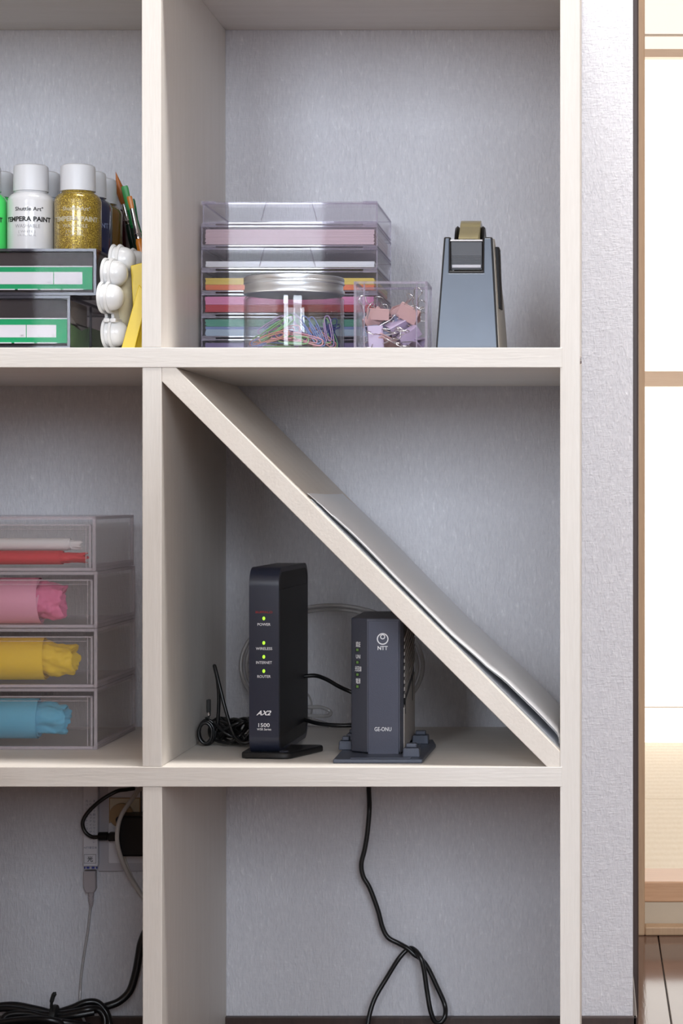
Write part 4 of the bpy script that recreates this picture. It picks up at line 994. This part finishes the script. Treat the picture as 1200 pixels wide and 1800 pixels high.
# ------------------------------------------------------------------ cables
def cable(name, pts, r, m, label, extra=None, n=8, cat='cable'):
    bm = BM(); tube(bm, [P(*p) for p in pts], r, n, sub=8)
    o = ob(name, bm, m, None, 60); tag(o, label, cat); return o
def circ(cx, cy, rx, ry_, Y, a0=0, a1=360, n=14, wob=0):
    return [(cx+rx*math.cos(math.radians(a0+(a1-a0)*i/n)), cy-ry_*math.sin(math.radians(a0+(a1-a0)*i/n)), Y+wob*math.sin(i)) for i in range(n+1)]
cable('network_cable', circ(583, 1170, 160, 106, .318, 268, -88, 22, .003)+circ(583, 1170, 150, 99, .325, 260, -60, 20, .003), .0021, 'clear_cable', 'pale translucent cable coiled in a wide loop behind the two devices')
o = cable('fibre_cable', [(500, 1205, .300), (525, 1212, .305), (542, 1222, .312), (548, 1245, .315), (540, 1275, .318), (520, 1285, .320)], .0010, 'clear_cable', 'thin clear cable curling behind the black router')
o = cable('fibre_cable', [(505, 1238, .290), (540, 1243, .285), (562, 1243, .280), (578, 1249, .278), (580, 1256, .280), (565, 1259, .285), (530, 1257, .295), (505, 1256, .300)], .0020, 'clear_cable', 'looped clear cable end between the two devices')
cable('power_cable', [(520, 1192, .200), (538, 1188.5, .20), (556, 1188, .2), (575, 1195, .195), (596, 1207, .190), (618, 1217, .185), (640, 1228, .19)], .0021, 'cord_black', 'upper black cable bridging the router and the network box')
cable('power_cable', [(520, 1260, .205), (538, 1266, .20), (560, 1272, .19), (590, 1275, .185), (618, 1275, .185), (645, 1272, .19)], .0021, 'cord_black', 'lower black cable bridging the router and the network box')
# coil left of the router
t = thing('bundled_cable', P(400, 1308, .17), 'tangled bundle of black cable with twist tie, on the shelf left of the router', 'cable')
rb = random.Random(3); zf = SH2+.003
bm = BM()
pts = []
for q in range(60):
    a = q*1.02; Rr = 1+.16*math.sin(q*1.7); cxp = 404+9*math.sin(q*.37); pts.append(Vector((PX(cxp, .18)+.019*Rr*math.cos(a), .185+.030*math.sin(a*.97), max(zf+.001, zf+.0105+.010*math.sin(a*1.31+1)+.002*math.cos(q)))))
tube(bm, pts, .0016, 7, sub=5); ob('cable_loops', bm, 'cord_black', t, 60)
bm = BM(); c0 = P(362, 1288, .165)
for q in range(3):
    tube(bm, [c0+Vector((.0065*math.cos(a)*(1+.12*q), .006*q-.004, .0100*math.sin(a)*(1+.08*q))) for a in [2*PI*i/10 for i in range(10)]], .0017, 7, sub=5, closed=True)
ob('end_loops', bm, 'cord_black', t, 60)
bm = BM(); tube(bm, [P(381, 1284, .170), P(383, 1262, .170), P(384.5, 1225, .17), P(382, 1195, .17), P(377, 1173, .17), P(377.5, 1172, .169), P(382, 1190, .166), P(388, 1215, .163), P(397, 1250, .16), P(408, 1285, .155), P(418, 1301, .15), P(430, 1306, .148), P(445, 1302, .15)], .0018, 8, sub=6); ob('raised_loop', bm, 'cord_black', t, 60)
bm = BM(); box(bm, PX(364, .17), PX(370.5, .17), .165, .171, PZ(1252, .17), PZ(1229, .17)); ob('plug', bm, 'silicone_black', t, bevel=.0008)
bm = BM(); lathe(bm, [(.0018, 0), (.0018, .005)], P(367, 1258, .168), 14); ob('plug_tip', bm, 'chrome', t, 40)
bm = BM(); tube(bm, [P(367, 1258, .168), P(365, 1264, .168), P(362, 1262, .165), P(366, 1270, .170), P(374, 1280, .172)], .0012, 6, sub=4); ob('twist_tie', bm, 'silicone_black', t, 60)
# black cable hanging behind the lower right bay
YH = .335
cable('power_cable', [(648, 1330, .3496), (648, 1385, .3496), (649, 1420, YH), (646, 1460, YH), (641, 1492, YH), (635, 1518, YH), (638, 1540, YH), (650, 1562, YH), (664, 1600, YH), (672, 1630, YH), (682, 1648, YH), (700, 1658, YH), (716, 1667, YH-.003), (728, 1678, YH-.004), (740, 1686, YH-.001), (752, 1702, YH), (768, 1735, YH), (781, 1765, YH), (782, 1785, YH-.006), (774, 1797, YH-.008), (764, 1795, YH-.010), (756, 1775, YH-.012), (750, 1740, YH-.010), (744, 1700, YH-.010), (737, 1680, YH-.008), (726, 1668, YH), (716, 1669, YH+.003), (700, 1686, YH), (680, 1718, YH), (660, 1752, YH-.004), (650, 1780, YH-.008), (645, 1810, YH-.012), (640, 1860, YH-.02)], .0026, 'cord_black', 'black cable hanging with a crossed loop against the wall in the lower right bay', n=10)
cable('power_cable', [(300, 1600, .33), (262, 1630, .33), (249, 1655, .33), (244, 1680, .33), (238, 1712, .33), (228, 1742, .328), (210, 1760, .325), (190, 1768, .322), (160, 1776, .32), (120, 1778, .318)], .0042, 'cord_black', 'thick black cable running down from behind the divider to the floor bundle', n=10)
t = thing('floor_cable_bundle', P(90, 1800, .315), 'bundle of thick black cable tied with a black twist tie at the lower left', 'cable')
for q, pl in enumerate(([(-30, 1775, .31), (0, 1768, .31), (30, 1767, .31), (70, 1775, .31), (95, 1780, .31), (125, 1772, .31), (150, 1762, .312), (172, 1763, .315), (188, 1782, .315), (192, 1805, .31), (180, 1830, .31)],
                        [(-40, 1790, .30), (-5, 1774, .30), (30, 1774, .30), (70, 1782, .30), (110, 1782, .30), (150, 1775, .30), (172, 1774, .305), (184, 1790, .305), (183, 1815, .30)],
                        [(10, 1830, .29), (5, 1800, .29), (14, 1784, .292), (50, 1782, .295), (90, 1790, .295), (130, 1785, .295), (165, 1779, .30)],
                        [(-20, 1800, .30), (40, 1796, .29), (100, 1796, .28), (150, 1802, .29)], [(-20, 1812, .30), (40, 1808, .285), (100, 1806, .28), (150, 1815, .29)], [(-20, 1800, .28), (40, 1792, .28), (80, 1792, .275), (110, 1800, .28), (130, 1830, .29)],
                        [(0, 1800, .29), (2, 1850, .285), (35, 1884, .285), (90, 1889, .28), (145, 1880, .285), (166, 1840, .29), (160, 1806, .295), (120, 1800, .29)])):
    bm = BM(); tube(bm, [P(*p) for p in pl], .0036, 8, sub=6); ob('cable_strand', bm, 'cord_black', t, 60)
bm = BM(); tube(bm, [P(90, 1785, .285), P(90, 1772, .285), P(91, 1760, .283), P(94, 1750, .283), P(98, 1744, .283)], .0016, 6, sub=4, rads=[.0014, .0014, .0016, .0024, .0026, .001]); ob('twist_tie', bm, 'silicone_black', t, 60)
bm = BM(); v = P(91, 1786, .285); lathe(bm, [(.013, -.003), (.0136, 0), (.013, .003)], (v.x, v.y+.01, v.z-.004), 20, 'x'); ob('tie_band', bm, 'silicone_black', t, 50)

# ------------------------------------------------------------------ wall outlet group in the lower left bay
WY = BACK
def wbox(bm, x0, x1, y0, y1, d0, d1): F = WY-d1; box(bm, PX(x0, F), PX(x1, F), F, WY-d0, PZ(y1, F), PZ(y0, F))
t = thing('wall_outlet', P(215, 1532, WY-.002), 'white wall outlet plate with cream socket, behind the lower left bay', 'outlet')
bm = BM(); wbox(bm, 172, 300, 1340, 1532, 0.0004, .006); ob('surround', bm, 'plate_grey', t, bevel=.001)
bm = BM(); wbox(bm, 190, 290, 1350, 1518, .006, .0085); ob('cover_plate', bm, 'plate_white', t, bevel=.0008)
bm = BM(); wbox(bm, 192.5, 245.5, 1403.5, 1446, .0085, .0105); ob('socket_frame', bm, 'outlet_cream', t, bevel=.0006)
bm = BM()
for (a, b, c_, d_) in ((191.5, 193, 1402.5, 1447), (245, 246.5, 1402.5, 1447), (193, 245, 1402.5, 1403.8)): wbox(bm, a, b, c_, d_, .0084, .0108)
ob('socket_gap', bm, 'plug_tan', t)
bm = BM(); wbox(bm, 246.5, 249, 1385, 1432, .0085, .0088); ob('plate_joint', bm, 'charcoal_plastic', t)
t2 = thing('round_plug', P(218.5, 1430, WY-.02), 'tan round plug cap sitting in the cream wall socket', 'plug')
bm = BM(); v = P(218, 1430, WY); lathe(bm, [(.0125, -.016), (.0128, -.014), (.0128, -.0106)], (v.x, v.y, v.z), 32, 'y'); ob('plug_body', bm, 'plug_tan', t2, 40)
t2 = thing('power_adapter', P(232, 1502, WY-.03), 'black power adapter plugged into the wall, beside the divider', 'adapter')
bm = BM(); prism(bm, [(PX(210, WY-.03), PZ(1448, WY-.03)), (PX(207, WY-.03), PZ(1436, WY-.03)), (PX(212, WY-.03), PZ(1431, WY-.03)), (PX(285, WY-.03), PZ(1431, WY-.03)), (PX(285, WY-.03), PZ(1502, WY-.03)), (PX(218, WY-.03), PZ(1502, WY-.03)), (PX(214, WY-.03), PZ(1497, WY-.03))], 'y', WY-.045, WY-.0115)
ob('adapter_body', bm, 'black_plastic', t2, bevel=.003)
bm = BM(); box(bm, PX(192.5, .33), PX(211, .33), .322, .333, PZ(1477, .33), PZ(1462.5, .33)); ob('socket_end', bm, 'black_plastic', t2, bevel=.001)
t2 = thing('power_lead', P(180, 1470, .33), 'thin black lead curving down into the side of the power adapter', 'cable')
bm = BM(); tube(bm, [P(236, 1386, .342), P(222, 1388, .336), P(205, 1391, .330), P(180, 1405, .328), P(158, 1424, .328), P(147, 1440, .328), P(145.5, 1452, .328), P(151, 1464, .328), P(162, 1471, .328), P(175, 1471, .328)], .0021, 8, sub=8); ob('lead', bm, 'cord_black', t2, 60)
bm = BM(); lathe(bm, [(.0040, 0), (.0046, .001), (.0046, .0095), (.0036, .0098), (.0036, .0104)], (PX(173, .328), .328, PZ(1470, .328)), 16, 'x')
ob('plug_head', bm, 'black_plastic', t2, 40)
t2 = thing('fibre_terminal', P(159, 1520, WY-.01), 'narrow white vertical fibre socket strip with printed notice, left of the outlet', 'fibre socket')
bm = BM(); wbox(bm, 146, 172, 1340, 1523, .0004, .013); o = ob('strip_cover', bm, 'plate_white', t2, bevel=.001)
bm = BM(); wbox(bm, 147.5, 168.5, 1502.5, 1520, .013, .0134); kk = ob('marker_tag', bm, 'plate_white', t2)
bm = BM()
for (a, b, c_, d_) in ((147.5, 168.5, 1501.8, 1502.6), (147.5, 168.5, 1517, 1517.8), (147.5, 148.2, 1502, 1517.5), (168, 168.7, 1502, 1517.5)): wbox(bm, a, b, c_, d_, .0132, .0137)
ob('tag_border', bm, 'print_grey', kk)
lettering('光', P(158.3, 1510, WY-.0138), .0062, 'print_black', kk, bold=.00008)
for col_, x_ in (('光コンセントご注意', 152.5), ('この中に光ファイバがあり', 159), ('ますので開けないでください', 165.5)):
    for q, ch in enumerate(col_): lettering(ch, P(x_, 1408+q*(6.9 if len(col_) < 11 else 6.0), WY-.0134), .0030, 'print_navy_grey', o, name='printed_character')
lettering('NTT東日本', P(159, 1490, WY-.0134), .0028, 'print_navy_grey', o); lettering('0120-000', P(159, 1496, WY-.0134), .0026, 'print_navy_grey', o) if False else None
bm = BM(); wbox(bm, 148, 171, 1523, 1528, .001, .010); ky = ob('connector_key', bm, 'plate_grey', t2)
bm = BM()
for (a, b) in ((147.8, 150), (152, 157), (161, 166), (168.5, 171)): wbox(bm, a, b, 1523.5, 1527, .010, .0106)
ob('key_dots', bm, 'blue_key', ky)
t3 = thing('fibre_lead', P(160, 1565, WY-.01), 'grey plug with a pale lead hanging down the wall from the fibre socket', 'cable')
bm = BM(); prism(bm, [(PX(149.5, WY), PZ(1528.5, WY)), (PX(171, WY), PZ(1528.5, WY)), (PX(171.5, WY), PZ(1560, WY)), (PX(168, WY), PZ(1567, WY)), (PX(154, WY), PZ(1567, WY)), (PX(150, WY), PZ(1558, WY))], 'y', WY-.010, WY-.001); ob('connector', bm, 'plug_grey', t3, bevel=.0012)
bm = BM(); rr = [(.0034, 0), (.0030, -.003), (.0034, -.0034), (.0028, -.006), (.0032, -.0064), (.0026, -.009), (.0030, -.0094), (.0022, -.014), (.0016, -.016)]
lathe(bm, rr, P(160, 1567, WY-.005), 14); ob('strain_relief', bm, 'plug_grey', t3, 40)
bm = BM(); tube(bm, [P(159.5, 1588, WY-.005), P(158, 1605, WY-.004), P(154, 1640, WY-.004), P(149, 1670, WY-.004), P(144, 1705, WY-.004), P(141, 1740, WY-.005), P(141, 1775, WY-.012), P(150, 1800, WY-.02), P(158, 1830, WY-.02)], .0014, 8, sub=6); ob('lead', bm, 'clear_cable', t3, 60)
cable('network_cable', [(250, 1386, .335), (243, 1390, .328), (232, 1405, .318), (215, 1430, .302), (207.5, 1452, .297), (206, 1478, .297), (211, 1502, .303), (220, 1525, .315), (232, 1548, .33), (252, 1578, .340), (275, 1605, .345)], .0023, 'cord_white', 'white cable curving past the power adapter in the lower left bay')
cable('fibre_cable', [(215, 1480, .334), (218, 1500, .336), (224, 1522, .338), (236, 1548, .342), (262, 1590, .346)], .0012, 'cord_white', 'thin white cable partly behind the power adapter')
